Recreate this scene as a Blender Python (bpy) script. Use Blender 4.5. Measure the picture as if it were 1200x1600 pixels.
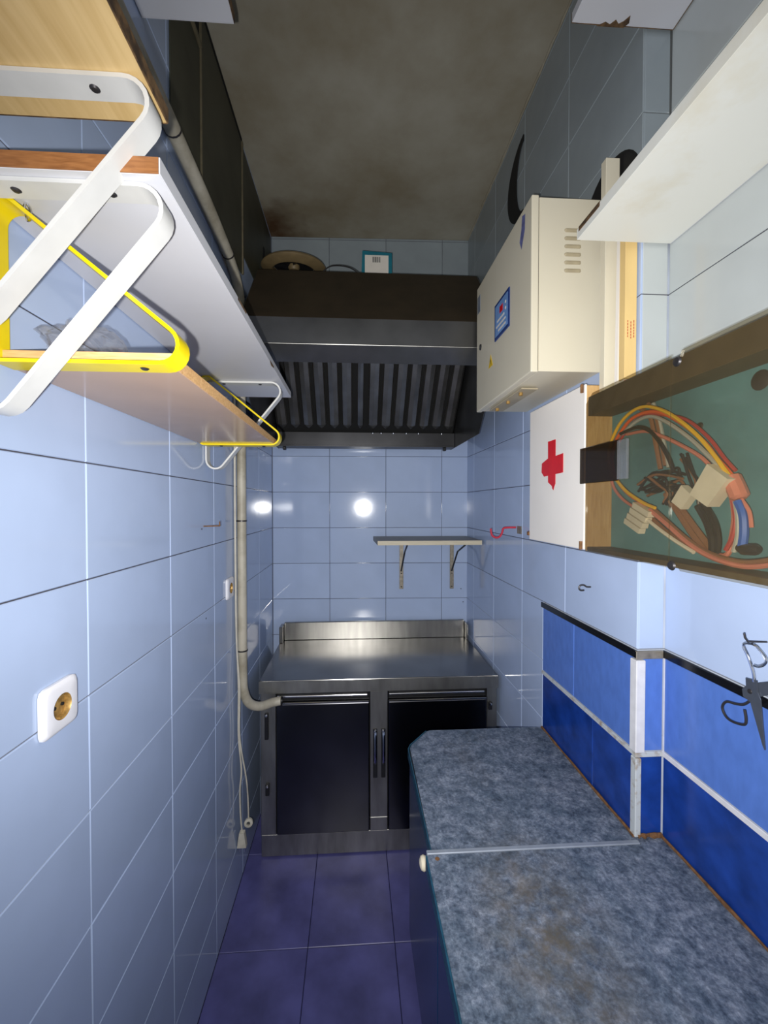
import bpy, bmesh, math, random
from mathutils import Vector, Matrix
random.seed(7)
for o in list(bpy.data.objects): bpy.data.objects.remove(o)
S = bpy.context.scene
COL = S.collection

# ------------------------------------------------------------------ camera, light, exposure
cam_d = bpy.data.cameras.new('camera'); cam = bpy.data.objects.new('camera', cam_d); COL.objects.link(cam)
cam.location = (0.455, 0.0, 1.506)
YAW = math.atan(37/636); PIT = math.atan(11/636)
cam.rotation_euler = (math.pi/2 - PIT, 0, -YAW)
cam_d.sensor_fit = 'AUTO'; cam_d.sensor_width = 36.0
cam_d.lens = 636/1600*36.0
cam_d.shift_x = 10/1600
cam_d.clip_start = 0.01
S.camera = cam

world = bpy.data.worlds.new('world'); S.world = world; world.use_nodes = True
bg = world.node_tree.nodes['Background']
bg.inputs[0].default_value = (0.90, 0.94, 1.0, 1); bg.inputs[1].default_value = 0.55

fl = bpy.data.lights.new('phone_flash', 'SPOT'); flash = bpy.data.objects.new('phone_flash', fl); COL.objects.link(flash)
flash.location = (0.430, -0.01, 1.482)
flash.rotation_euler = (math.radians(88.5), 0, -YAW-math.radians(9))
fl.energy = 76; fl.spot_size = math.radians(148); fl.spot_blend = 1.0; fl.shadow_soft_size = 0.005
fl.color = (1.0, 0.985, 0.96)

vs = S.view_settings
vs.view_transform = 'Standard'; vs.look = 'None'; vs.gamma = 1.0; vs.use_curve_mapping = False
vs.exposure = 0.0

# ------------------------------------------------------------------ materials
def srgb(r, g, b):
    def c(v):
        v /= 255.0
        return v/12.92 if v <= 0.04045 else ((v+0.055)/1.055)**2.4
    return (c(r), c(g), c(b), 1.0)

def nt(name):
    m = bpy.data.materials.new(name); m.use_nodes = True
    n = m.node_tree.nodes; l = m.node_tree.links
    return m, n, l, n['Principled BSDF']

def plain(name, col, rough=0.5, metal=0.0, spec=0.5, var=0.12, scale=30.0, bump=0.0, bscale=200.0, coat=0.0, obj_rand=0.0, stretch=None):
    """principled with a mottled colour and optional fine relief"""
    m, n, l, p = nt(name)
    p.inputs['Roughness'].default_value = rough
    p.inputs['Metallic'].default_value = metal
    p.inputs['Specular IOR Level'].default_value = spec
    p.inputs['Coat Weight'].default_value = coat
    tc = n.new('ShaderNodeTexCoord')
    vec = tc.outputs['Object']
    if stretch:
        mp = n.new('ShaderNodeMapping'); mp.inputs['Scale'].default_value = stretch
        l.new(vec, mp.inputs[0]); vec = mp.outputs[0]
    nz = n.new('ShaderNodeTexNoise'); nz.inputs['Scale'].default_value = scale; nz.inputs['Detail'].default_value = 5
    l.new(vec, nz.inputs['Vector'])
    rp = n.new('ShaderNodeValToRGB')
    a = [max(0, c*(1-var)) for c in col[:3]]; b = [min(1, c*(1+var)) for c in col[:3]]
    rp.color_ramp.elements[0].position = 0.3; rp.color_ramp.elements[1].position = 0.7
    rp.color_ramp.elements[0].color = (*a, 1); rp.color_ramp.elements[1].color = (*b, 1)
    l.new(nz.outputs['Fac'], rp.inputs['Fac'])
    out = rp.outputs['Color']
    if obj_rand:
        oi = n.new('ShaderNodeObjectInfo'); mr = n.new('ShaderNodeMapRange')
        mr.inputs['To Min'].default_value = 1-obj_rand; mr.inputs['To Max'].default_value = 1+obj_rand
        l.new(oi.outputs['Random'], mr.inputs['Value'])
        hs = n.new('ShaderNodeHueSaturation'); l.new(out, hs.inputs['Color']); l.new(mr.outputs[0], hs.inputs['Value'])
        out = hs.outputs['Color']
    l.new(out, p.inputs['Base Color'])
    if bump:
        n2 = n.new('ShaderNodeTexNoise'); n2.inputs['Scale'].default_value = bscale; n2.inputs['Detail'].default_value = 3
        l.new(vec, n2.inputs['Vector'])
        bp = n.new('ShaderNodeBump'); bp.inputs['Strength'].default_value = bump; bp.inputs['Distance'].default_value = 0.002
        l.new(n2.outputs['Fac'], bp.inputs['Height']); l.new(bp.outputs[0], p.inputs['Normal'])
    return m

def wood(name, c0, c1, stretch, rough=0.5):
    m, n, l, p = nt(name)
    tc = n.new('ShaderNodeTexCoord'); mp = n.new('ShaderNodeMapping'); mp.inputs['Scale'].default_value = stretch
    l.new(tc.outputs['Object'], mp.inputs[0])
    nz = n.new('ShaderNodeTexNoise'); nz.inputs['Scale'].default_value = 6; nz.inputs['Detail'].default_value = 8; nz.inputs['Distortion'].default_value = 0.6
    l.new(mp.outputs[0], nz.inputs['Vector'])
    rp = n.new('ShaderNodeValToRGB'); rp.color_ramp.elements[0].position = 0.32; rp.color_ramp.elements[1].position = 0.68
    rp.color_ramp.elements[0].color = c0; rp.color_ramp.elements[1].color = c1
    l.new(nz.outputs['Fac'], rp.inputs['Fac']); l.new(rp.outputs['Color'], p.inputs['Base Color'])
    p.inputs['Roughness'].default_value = rough
    return m

def stained(name, base, stain, scale, lo, hi, rough=0.5, detail=6, metal=0.0, spec=0.5):
    """base colour with patches of dirt"""
    m, n, l, p = nt(name)
    tc = n.new('ShaderNodeTexCoord')
    nz = n.new('ShaderNodeTexNoise'); nz.inputs['Scale'].default_value = scale; nz.inputs['Detail'].default_value = detail; nz.inputs['Roughness'].default_value = 0.6
    l.new(tc.outputs['Object'], nz.inputs['Vector'])
    rp = n.new('ShaderNodeValToRGB'); rp.color_ramp.elements[0].position = lo; rp.color_ramp.elements[1].position = hi
    rp.color_ramp.elements[0].color = base; rp.color_ramp.elements[1].color = stain
    l.new(nz.outputs['Fac'], rp.inputs['Fac']); l.new(rp.outputs['Color'], p.inputs['Base Color'])
    p.inputs['Roughness'].default_value = rough; p.inputs['Metallic'].default_value = metal; p.inputs['Specular IOR Level'].default_value = spec
    return m

M = {}
M['tile'] = plain('pale blue glazed tile', srgb(176, 193, 224), 0.085, var=0.05, scale=5, obj_rand=0.03, bump=0.05, bscale=14)
M['tile_neutral'] = plain('neutral pale tile', srgb(188, 194, 194), 0.12, var=0.05, scale=6, obj_rand=0.02, bump=0.05, bscale=14)  # pale tile in a more neutral grey than the blue one
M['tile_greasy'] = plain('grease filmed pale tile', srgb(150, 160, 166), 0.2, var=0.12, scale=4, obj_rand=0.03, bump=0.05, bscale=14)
def grout_mat(name, pale, dark):
    # pale filler in the upright joints, blackened filler in the level joints
    m, n, l, p = nt(name)
    tc = n.new('ShaderNodeTexCoord'); sp = n.new('ShaderNodeSeparateXYZ'); l.new(tc.outputs['Object'], sp.inputs[0])
    a = n.new('ShaderNodeMath'); a.operation = 'SUBTRACT'; l.new(sp.outputs['Z'], a.inputs[0]); a.inputs[1].default_value = 0.078
    b = n.new('ShaderNodeMath'); b.operation = 'PINGPONG'; l.new(a.outputs[0], b.inputs[0]); b.inputs[1].default_value = 0.1
    c = n.new('ShaderNodeMath'); c.operation = 'GREATER_THAN'; l.new(b.outputs[0], c.inputs[0]); c.inputs[1].default_value = 0.0987
    hz = n.new('ShaderNodeMapRange'); hz.inputs['From Min'].default_value = 0.9; hz.inputs['From Max'].default_value = 1.3; l.new(sp.outputs['Z'], hz.inputs['Value'])
    cm = n.new('ShaderNodeMath'); cm.operation = 'MULTIPLY'; l.new(c.outputs[0], cm.inputs[0]); l.new(hz.outputs[0], cm.inputs[1])
    mx = n.new('ShaderNodeMix'); mx.data_type = 'RGBA'; l.new(cm.outputs[0], mx.inputs['Factor']); mx.inputs['A'].default_value = pale; mx.inputs['B'].default_value = dark
    nz = n.new('ShaderNodeTexNoise'); nz.inputs['Scale'].default_value = 9; l.new(tc.outputs['Object'], nz.inputs['Vector'])
    mr = n.new('ShaderNodeMapRange'); mr.inputs['To Min'].default_value = 0.6; mr.inputs['To Max'].default_value = 1.25; l.new(nz.outputs['Fac'], mr.inputs['Value'])
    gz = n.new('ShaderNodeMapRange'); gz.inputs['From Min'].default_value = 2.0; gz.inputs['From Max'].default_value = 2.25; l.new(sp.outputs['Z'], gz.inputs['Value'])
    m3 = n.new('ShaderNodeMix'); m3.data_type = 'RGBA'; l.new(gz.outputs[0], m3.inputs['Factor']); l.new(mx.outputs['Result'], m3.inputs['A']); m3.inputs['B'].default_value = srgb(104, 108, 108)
    hs = n.new('ShaderNodeHueSaturation'); l.new(m3.outputs['Result'], hs.inputs['Color']); l.new(mr.outputs[0], hs.inputs['Value'])
    l.new(hs.outputs['Color'], p.inputs['Base Color']); p.inputs['Roughness'].default_value = 0.85
    return m
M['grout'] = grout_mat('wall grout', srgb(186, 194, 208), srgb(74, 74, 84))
M['grout_dark'] = plain('dirty grout', srgb(96, 98, 108), 0.9, var=0.3, scale=12)
M['blue_tile'] = plain('cobalt tile', srgb(84, 120, 198), 0.25, var=0.08, scale=60, obj_rand=0.03, stretch=(1, 0.4, 1))
M['navy_tile'] = plain('navy tile', srgb(26, 62, 144), 0.22, var=0.35, scale=14, obj_rand=0.05)
M['floor_tile'] = plain('indigo floor tile', srgb(92, 92, 150), 0.33, var=0.35, scale=7, obj_rand=0.06, bump=0.1, bscale=60)
M['floor_grout'] = plain('dark floor grout', srgb(24, 26, 58), 0.9)
M['white_strip'] = plain('white plastic strip', srgb(215, 215, 220), 0.4, var=0.08, scale=40)
M['strip_dirty'] = stained('discoloured white strip', srgb(190, 196, 200), srgb(140, 112, 70), 45, 0.5, 0.75, 0.5)
M['black_strip'] = plain('black glazed strip', srgb(14, 15, 20), 0.2, var=0.3)
M['rust'] = plain('rust and old sealant', srgb(112, 78, 48), 0.9, var=0.4, scale=120)
# laminate worktop: dense mottled slate blue with brown patches
def laminate():
    m, n, l, p = nt('mottled slate laminate')
    tc = n.new('ShaderNodeTexCoord')
    def noise(sc, det, rough=0.6, dist=0.0):
        z = n.new('ShaderNodeTexNoise'); z.inputs['Scale'].default_value = sc; z.inputs['Detail'].default_value = det
        z.inputs['Roughness'].default_value = rough; z.inputs['Distortion'].default_value = dist
        l.new(tc.outputs['Object'], z.inputs['Vector']); return z
    a = noise(36, 12, 0.8, 0.2)
    r = n.new('ShaderNodeValToRGB'); e = r.color_ramp.elements
    e[0].position = 0.30; e[0].color = srgb(44, 54, 68); e[1].position = 0.70; e[1].color = srgb(180, 187, 200)
    k = e.new(0.45); k.color = srgb(100, 112, 130); k = e.new(0.56); k.color = srgb(136, 146, 162)
    l.new(a.outputs['Fac'], r.inputs['Fac'])
    b = noise(170, 4, 0.6)
    r2 = n.new('ShaderNodeValToRGB'); r2.color_ramp.elements[0].position = 0.36; r2.color_ramp.elements[1].position = 0.62
    r2.color_ramp.elements[0].color = (0.45, 0.46, 0.5, 1); r2.color_ramp.elements[1].color = (1, 1, 1, 1)
    l.new(b.outputs['Fac'], r2.inputs['Fac'])
    mx = n.new('ShaderNodeMix'); mx.data_type = 'RGBA'; mx.blend_type = 'MULTIPLY'; mx.inputs['Factor'].default_value = 0.8
    l.new(r.outputs['Color'], mx.inputs['A']); l.new(r2.outputs['Color'], mx.inputs['B'])
    c = noise(4.2, 6, 0.7, 0.5)
    r3 = n.new('ShaderNodeValToRGB'); r3.color_ramp.elements[0].position = 0.54; r3.color_ramp.elements[1].position = 0.74
    l.new(c.outputs['Fac'], r3.inputs['Fac'])
    # worn brown patch where the laminate has been rubbed through
    g = n.new('ShaderNodeVectorMath'); g.operation = 'DISTANCE'
    mp = n.new('ShaderNodeMapping'); mp.inputs['Scale'].default_value = (1.0, 0.5, 0.0)
    l.new(tc.outputs['Object'], mp.inputs[0]); l.new(mp.outputs[0], g.inputs[0]); g.inputs[1].default_value = (0.80, 0.34, 0.0)
    mr = n.new('ShaderNodeMapRange'); mr.inputs['From Min'].default_value = 0.15; mr.inputs['From Max'].default_value = 0.02
    l.new(g.outputs['Value'], mr.inputs['Value'])
    mu = n.new('ShaderNodeMath'); mu.operation = 'MULTIPLY'; l.new(mr.outputs[0], mu.inputs[0])
    ns = noise(20, 6, 0.7); 
    mrn = n.new('ShaderNodeMapRange'); mrn.inputs['From Min'].default_value = 0.35; mrn.inputs['From Max'].default_value = 0.65
    l.new(ns.outputs['Fac'], mrn.inputs['Value']); l.new(mrn.outputs[0], mu.inputs[1])
    ad = n.new('ShaderNodeMath'); ad.operation = 'MAXIMUM'
    m2 = n.new('ShaderNodeMath'); m2.operation = 'MULTIPLY'; m2.inputs[1].default_value = 0.35
    l.new(r3.outputs['Color'], m2.inputs[0]); l.new(m2.outputs[0], ad.inputs[0]); l.new(mu.outputs[0], ad.inputs[1])
    mx2 = n.new('ShaderNodeMix'); mx2.data_type = 'RGBA'
    l.new(ad.outputs[0], mx2.inputs['Factor']); l.new(mx.outputs['Result'], mx2.inputs['A']); mx2.inputs['B'].default_value = srgb(104, 96, 84)
    lf = noise(9, 5, 0.65, 1.2); r4 = n.new('ShaderNodeValToRGB'); r4.color_ramp.elements[0].position = 0.36; r4.color_ramp.elements[1].position = 0.62
    r4.color_ramp.elements[0].color = (0.60, 0.66, 0.69, 1); r4.color_ramp.elements[1].color = (1, 1, 1, 1); l.new(lf.outputs['Fac'], r4.inputs['Fac'])
    mx3 = n.new('ShaderNodeMix'); mx3.data_type = 'RGBA'; mx3.blend_type = 'MULTIPLY'; mx3.inputs['Factor'].default_value = 1.0
    l.new(mx2.outputs['Result'], mx3.inputs['A']); l.new(r4.outputs['Color'], mx3.inputs['B'])
    l.new(mx3.outputs['Result'], p.inputs['Base Color'])
    p.inputs['Roughness'].default_value = 0.5
    return m
M['laminate'] = laminate()
M['lam_edge'] = plain('teal laminate edge', srgb(30, 74, 96), 0.4, var=0.3, scale=40)
M['cab'] = plain('dark teal cabinet board', srgb(32, 58, 96), 0.2, var=0.15, scale=10)
M['alu'] = plain('aluminium strip', srgb(150, 158, 170), 0.45, metal=0.3, var=0.1)
M['steel'] = plain('brushed stainless steel', (0.22, 0.215, 0.205, 1), 0.20, metal=1.0, var=0.10, scale=9, stretch=(1, 1, 6))
M['steel_splash'] = plain('satin steel', (0.36, 0.35, 0.33, 1), 0.30, metal=1.0, var=0.2, scale=6, stretch=(4, 1, 0.5))
M['steel_brushed'] = plain('coarse brushed steel', (0.34, 0.335, 0.32, 1), 0.42, metal=1.0, var=0.25, scale=5, stretch=(4, 1, 1))
M['steel_dark'] = plain('dull stainless door', (0.10, 0.10, 0.11, 1), 0.22, metal=1.0, var=0.15, scale=6)
M['trough'] = plain('dark trough steel', (0.06, 0.06, 0.063, 1), 0.4, metal=0.8, var=0.2, scale=7)  # darker steel than the rest of the hood
M['steel_hood'] = plain('greasy stainless hood', (0.17, 0.17, 0.17, 1), 0.30, metal=0.9, var=0.2, scale=7)
M['hood_top'] = plain('brown grease film on hood', srgb(58, 48, 34), 0.6, metal=0.3, var=0.2, scale=12)
M['hood_dark'] = plain('near-black metal', (0.015, 0.015, 0.016, 1), 0.5, metal=0.5)  # near-black metal for the hood rear and the counter carcass and rails
M['baffle'] = plain('greasy filter baffle', (0.27, 0.255, 0.23, 1), 0.34, metal=0.9, var=0.25, scale=10)
M['chrome'] = plain('bright metal', (0.75, 0.75, 0.76, 1), 0.15, metal=1.0, var=0.05)
M['black'] = plain('black plastic', (0.012, 0.012, 0.014, 1), 0.35)
M['void'] = plain('black duct interior', (0.004, 0.004, 0.004, 1), 0.8)
M['ceiling'] = stained('smoke stained plaster', srgb(176, 172, 158), srgb(136, 124, 98), 2.2, 0.35, 0.75, 0.9, 8)
def ceiling_leak(m):
    # rusty leak mark in the far left corner
    n = m.node_tree.nodes; l = m.node_tree.links; p = n['Principled BSDF']; src = p.inputs['Base Color'].links[0].from_socket
    tc = n.new('ShaderNodeTexCoord'); nz = n.new('ShaderNodeTexNoise'); nz.inputs['Scale'].default_value = 9; nz.inputs['Detail'].default_value = 6
    l.new(tc.outputs['Object'], nz.inputs['Vector'])
    d = n.new('ShaderNodeVectorMath'); d.operation = 'DISTANCE'; l.new(tc.outputs['Object'], d.inputs[0]); d.inputs[1].default_value = (0.0, 2.24, 2.99)
    ad = n.new('ShaderNodeMath'); ad.operation = 'MULTIPLY_ADD'; l.new(nz.outputs['Fac'], ad.inputs[0]); ad.inputs[1].default_value = 0.35; l.new(d.outputs['Value'], ad.inputs[2])
    mr = n.new('ShaderNodeMapRange'); mr.inputs['From Min'].default_value = 0.42; mr.inputs['From Max'].default_value = 0.20; l.new(ad.outputs[0], mr.inputs['Value'])
    mx = n.new('ShaderNodeMix'); mx.data_type = 'RGBA'; l.new(mr.outputs[0], mx.inputs['Factor']); l.new(src, mx.inputs['A']); mx.inputs['B'].default_value = srgb(84, 58, 30)
    l.new(mx.outputs['Result'], p.inputs['Base Color'])
ceiling_leak(M['ceiling'])
M['white_lam'] = plain('white melamine', srgb(206, 207, 213), 0.35, var=0.03, scale=6)
M['cream_lam'] = stained('yellowed white melamine', srgb(232, 232, 224), srgb(216, 206, 178), 5, 0.5, 0.8, 0.4)
M['maple'] = wood('maple veneer', srgb(200, 168, 112), srgb(216, 186, 132), (16, 1.0, 16), 0.45)
M['brown_edge'] = wood('brown wood edge', srgb(132, 84, 46), srgb(166, 112, 66), (6, 40, 40), 0.5)
M['oak_edge'] = wood('light oak edge', srgb(196, 150, 98), srgb(226, 184, 130), (5, 40, 60), 0.5)
M['brown_lam'] = plain('tan melamine', srgb(186, 152, 122), 0.16, var=0.06, scale=8)
M['dark_edge'] = stained('chipped shelf edge', srgb(120, 92, 60), srgb(62, 46, 32), 40, 0.4, 0.6, 0.7)
M['white_paint'] = plain('white painted steel', srgb(208, 208, 206), 0.35, var=0.05, scale=25)
M['yellow_paint'] = plain('yellow painted steel', srgb(228, 204, 8), 0.35, var=0.06, scale=25)
M['cream_metal'] = plain('cream painted steel', srgb(220, 212, 190), 0.4, var=0.03, scale=4)
M['cream_dark'] = plain('dirty cream steel', srgb(176, 164, 138), 0.5, var=0.15, scale=10)
M['fan_beige'] = plain('greasy beige plastic', srgb(128, 110, 78), 0.5, var=0.12)
M['panel_edge'] = plain('greasy panel edge', srgb(104, 96, 76), 0.6, var=0.2)
M['slot'] = plain('louvre shade', srgb(166, 154, 126), 0.6)
M['white_box'] = plain('white painted box', srgb(246, 240, 232), 0.4, var=0.03, scale=6)
M['red'] = plain('red tape', srgb(212, 22, 34), 0.4, var=0.08)
M['red_hook'] = plain('red coated wire', srgb(190, 40, 62), 0.35)
M['board'] = wood('raw board', srgb(186, 146, 92), srgb(208, 172, 118), (40, 40, 3), 0.7)
M['green'] = stained('green painted panel', srgb(96, 150, 162), srgb(66, 108, 120), 5, 0.4, 0.75, 0.5)
M['brown_board'] = plain('brown hardboard', srgb(86, 74, 54), 0.6, var=0.15)
M['pvc'] = stained('dirty PVC', srgb(186, 180, 164), srgb(136, 128, 108), 9, 0.4, 0.75, 0.5)
M['cable_white'] = plain('white cable', srgb(205, 200, 185), 0.5)
M['socket'] = plain('white socket plastic', srgb(232, 232, 238), 0.25, var=0.02)
M['brass'] = plain('brass socket insides', srgb(168, 134, 76), 0.45, metal=0.4, var=0.45, scale=120)
M['grease_panel'] = stained('grease covered sheet metal', srgb(72, 72, 58), srgb(44, 44, 34), 4, 0.4, 0.75, 0.5)
M['ivory'] = plain('ivory knob', srgb(226, 216, 192), 0.3)
M['blue_screen'] = plain('blue control panel', srgb(36, 60, 120), 0.25, var=0.1)
M['screen_light'] = plain('light blue print', srgb(120, 160, 215), 0.3)
M['teal_card'] = plain('teal card border', srgb(18, 110, 128), 0.5)
M['paper'] = plain('paper', srgb(226, 220, 210), 0.7, var=0.03)
M['cardboard'] = plain('yellow cardboard', srgb(226, 194, 130), 0.7, var=0.05, stretch=(1, 1, 0.2))
M['print_red'] = plain('red print', srgb(190, 90, 60), 0.7)
M['print_grey'] = plain('grey print', srgb(70, 72, 76), 0.7)
M['warn'] = plain('warning yellow', srgb(228, 190, 40), 0.5)
M['shelf_grey'] = plain('grey wood shelf', srgb(140, 136, 126), 0.5, var=0.1)
M['shelf_front'] = wood('pale shelf edge', srgb(196, 184, 156), srgb(214, 204, 180), (3, 60, 60))
M['galv'] = plain('rusty galvanised steel', srgb(150, 142, 128), 0.45, metal=0.5, var=0.25, scale=60)
M['iron'] = plain('dark wrought iron', srgb(70, 68, 70), 0.4, metal=0.7)
M['blade'] = plain('dark steel blade', srgb(74, 80, 92), 0.4, metal=0.3)
M['blue_ink'] = plain('smudged blue sticker', srgb(96, 100, 150), 0.5, var=0.4, scale=90)
M['rust_stain'] = plain('rust stain', srgb(96, 70, 40), 0.9, var=0.3)

def glassy(name, tint, gloss=0.10, rough=0.05, refl=0.03, dust=srgb(132, 120, 96)):
    m, n, l, p = nt(name); n.remove(p)
    t = n.new('ShaderNodeBsdfTransparent'); t.inputs[0].default_value = (*tint, 1)
    g = n.new('ShaderNodeBsdfGlossy'); g.inputs['Roughness'].default_value = rough
    lw = n.new('ShaderNodeLayerWeight'); lw.inputs[0].default_value = 0.5
    pw = n.new('ShaderNodeMath'); pw.operation = 'POWER'; pw.inputs[1].default_value = 4; l.new(lw.outputs['Facing'], pw.inputs[0])
    mm = n.new('ShaderNodeMath'); mm.operation = 'MULTIPLY_ADD'; mm.inputs[1].default_value = 0.5; mm.inputs[2].default_value = refl
    l.new(pw.outputs[0], mm.inputs[0])
    x = n.new('ShaderNodeMixShader'); l.new(mm.outputs[0], x.inputs[0]); l.new(t.outputs[0], x.inputs[1]); l.new(g.outputs[0], x.inputs[2])
    # a thin film of dust
    d = n.new('ShaderNodeBsdfDiffuse'); d.inputs[0].default_value = dust
    x2 = n.new('ShaderNodeMixShader'); x2.inputs[0].default_value = gloss
    l.new(x.outputs[0], x2.inputs[1]); l.new(d.outputs[0], x2.inputs[2])
    l.new(x2.outputs[0], n['Material Output'].inputs[0]); return m
M['smoked'] = glassy('smoked acrylic', (0.85, 0.825, 0.76), 0.08)
M['smoked_dark'] = glassy('dark smoked acrylic hasp', (0.40, 0.34, 0.26), 0.04)
M['clear_film'] = glassy('clear crumpled film', (0.95, 0.95, 0.96), 0.07, 0.10, 0.14, srgb(220, 220, 222))
def wiremat(nm, c): M[nm] = plain(nm, c, 0.4, var=0.06)
wiremat('w_yellow', srgb(236, 186, 40)); wiremat('w_orange', srgb(226, 96, 40)); wiremat('w_grey', srgb(168, 172, 168))
wiremat('w_black', srgb(26, 26, 28)); wiremat('w_pink', srgb(206, 128, 112)); wiremat('w_brown', srgb(136, 96, 70))
wiremat('w_white', srgb(222, 216, 200)); wiremat('w_blue', srgb(40, 96, 190)); wiremat('w_red', srgb(176, 60, 62))

# ------------------------------------------------------------------ geometry helpers
class B:
    def __init__(s): s.v = []; s.f = []
    def add(s, vs, fs):
        o = len(s.v); s.v += [tuple(v) for v in vs]; s.f += [tuple(i+o for i in f) for f in fs]; return s
    def box(s, x0, x1, y0, y1, z0, z1, bev=0.0, seg=1):
        if bev <= 0:
            return s.add([(x0,y0,z0),(x1,y0,z0),(x1,y1,z0),(x0,y1,z0),(x0,y0,z1),(x1,y0,z1),(x1,y1,z1),(x0,y1,z1)],
                         [(0,3,2,1),(4,5,6,7),(0,1,5,4),(1,2,6,5),(2,3,7,6),(3,0,4,7)])
        bm = bmesh.new(); bmesh.ops.create_cube(bm, size=1)
        for v in bm.verts:
            v.co = Vector(((x0+x1)/2+v.co.x*(x1-x0), (y0+y1)/2+v.co.y*(y1-y0), (z0+z1)/2+v.co.z*(z1-z0)))
        bmesh.ops.bevel(bm, geom=list(bm.edges), offset=bev, segments=seg, affect='EDGES', profile=0.5)
        bm.verts.index_update()
        s.add([v.co[:] for v in bm.verts], [[v.index for v in f.verts] for f in bm.faces]); bm.free(); return s
    def tube(s, pts, r, n=10, caps=True, closed=False):
        P = [Vector(p) for p in pts]; N = len(P)
        rr = r if isinstance(r, (list, tuple)) else [r]*N
        T = []
        for i in range(N):
            a = P[(i-1) % N] if closed or i > 0 else P[i]; b = P[(i+1) % N] if closed or i < N-1 else P[i]
            d = (b-a); T.append(d.normalized() if d.length > 1e-9 else Vector((0,0,1)))
        up = Vector((0,0,1)) if abs(T[0].z) < 0.9 else Vector((1,0,0))
        nrm = (up - T[0]*up.dot(T[0])).normalized(); vs = []
        for i in range(N):
            nrm = (nrm - T[i]*nrm.dot(T[i])).normalized(); bi = T[i].cross(nrm)
            for k in range(n):
                a = 2*math.pi*k/n; vs.append(P[i] + (nrm*math.cos(a)+bi*math.sin(a))*rr[i])
        fs = []
        for i in range(N if closed else N-1):
            j = (i+1) % N
            for k in range(n):
                k2 = (k+1) % n; fs.append((i*n+k, i*n+k2, j*n+k2, j*n+k))
        if caps and not closed:
            fs.append(tuple(range(n))[::-1]); fs.append(tuple((N-1)*n+k for k in range(n)))
        return s.add(vs, fs)
    def prism(s, poly, axis, a0, a1):
        """extrude a 2D polygon along an axis; the polygon uses the two other axes in xyz order"""
        n = len(poly)
        def mk(p, a):
            return (a, p[0], p[1]) if axis == 'x' else (p[0], a, p[1]) if axis == 'y' else (p[0], p[1], a)
        vs = [mk(p, a0) for p in poly] + [mk(p, a1) for p in poly]
        fs = [tuple(range(n))[::-1], tuple(range(n, 2*n))] + [(i, (i+1) % n, (i+1) % n+n, i+n) for i in range(n)]
        return s.add(vs, fs)
    def lathe(s, prof, origin, axis, n=24):
        """profile of (radius, distance along axis)"""
        ax = Vector(axis).normalized(); u = Vector((0,0,1)) if abs(ax.z) < 0.9 else Vector((1,0,0))
        u = (u-ax*u.dot(ax)).normalized(); w = ax.cross(u); o = Vector(origin); vs = []
        for r, h in prof:
            for k in range(n):
                a = 2*math.pi*k/n; vs.append(o+ax*h+(u*math.cos(a)+w*math.sin(a))*max(r, 1e-5))
        fs = [(i*n+k, i*n+(k+1) % n, (i+1)*n+(k+1) % n, (i+1)*n+k) for i in range(len(prof)-1) for k in range(n)]
        return s.add(vs, fs)
    def strap(s, outer, t, y0, y1):
        """closed flat-bar loop in the xz plane, thickness t inwards, width y0..y1"""
        n = len(outer); P = [Vector(p) for p in outer]; inn = []
        for i in range(n):
            d = (P[(i+1) % n]-P[i-1]).normalized(); inn.append(P[i]+Vector((-d.y, d.x))*t)
        vs = []
        for p, q in zip(P, inn):
            vs += [(p.x,y0,p.y), (p.x,y1,p.y), (q.x,y1,q.y), (q.x,y0,q.y)]
        fs = []
        for i in range(n):
            j = (i+1) % n
            for a, b in ((0,1),(1,2),(2,3),(3,0)): fs.append((i*4+a, i*4+b, j*4+b, j*4+a))
        return s.add(vs, fs)
    def obj(s, name, mat, parent=None, smooth=False, origin=None):
        me = bpy.data.meshes.new(name)
        vs = s.v
        if origin is not None: vs = [(x-origin[0], y-origin[1], z-origin[2]) for x, y, z in vs]
        me.from_pydata(vs, [], s.f); me.update()
        bm = bmesh.new(); bm.from_mesh(me); bmesh.ops.recalc_face_normals(bm, faces=bm.faces); bm.to_mesh(me); bm.free()
        if smooth:
            for p in me.polygons: p.use_smooth = True
            try: me.set_sharp_from_angle(angle=math.radians(35))
            except Exception: pass
        me.materials.append(M[mat])
        o = bpy.data.objects.new(name, me); COL.objects.link(o)
        if parent: o.parent = parent
        elif origin is not None: o.location = origin
        return o

def tag(o, label, cat, group=None, kind=None):
    o['label'] = label; o['category'] = cat
    if group: o['group'] = group
    if kind: o['kind'] = kind
    return o
def thing(name, label, cat, group=None):
    """an Empty that parents the parts; parts are given in room coordinates"""
    o = bpy.data.objects.new(name, None); COL.objects.link(o); o.empty_display_size = 0.05
    return tag(o, label, cat, group)
def settle(root):
    """move the Empty to the base of its parts without moving them"""
    pts = [c.matrix_basis @ Vector(b) for c in root.children for b in c.bound_box]
    x = [p.x for p in pts]; y = [p.y for p in pts]; z = [p.z for p in pts]
    c = Vector(((min(x)+max(x))/2, (min(y)+max(y))/2, min(z)))
    root.location = c
    for ch in root.children: ch.location = ch.location - c
    return root
def smooth_path(pts, k=6, closed=False):
    P = [Vector(p) for p in pts]; out = []; N = len(P)
    rng = N if closed else N-1
    for i in range(rng):
        g = lambda j: P[j % N] if closed else P[max(0, min(N-1, j))]
        a, b, c, d = g(i-1), g(i), g(i+1), g(i+2)
        for t in range(k):
            u = t/k
            out.append(0.5*((2*b)+(c-a)*u+(2*a-5*b+4*c-d)*u*u+(3*b-a-3*c+d)*u**3))
    if not closed: out.append(P[-1])
    return out
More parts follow.
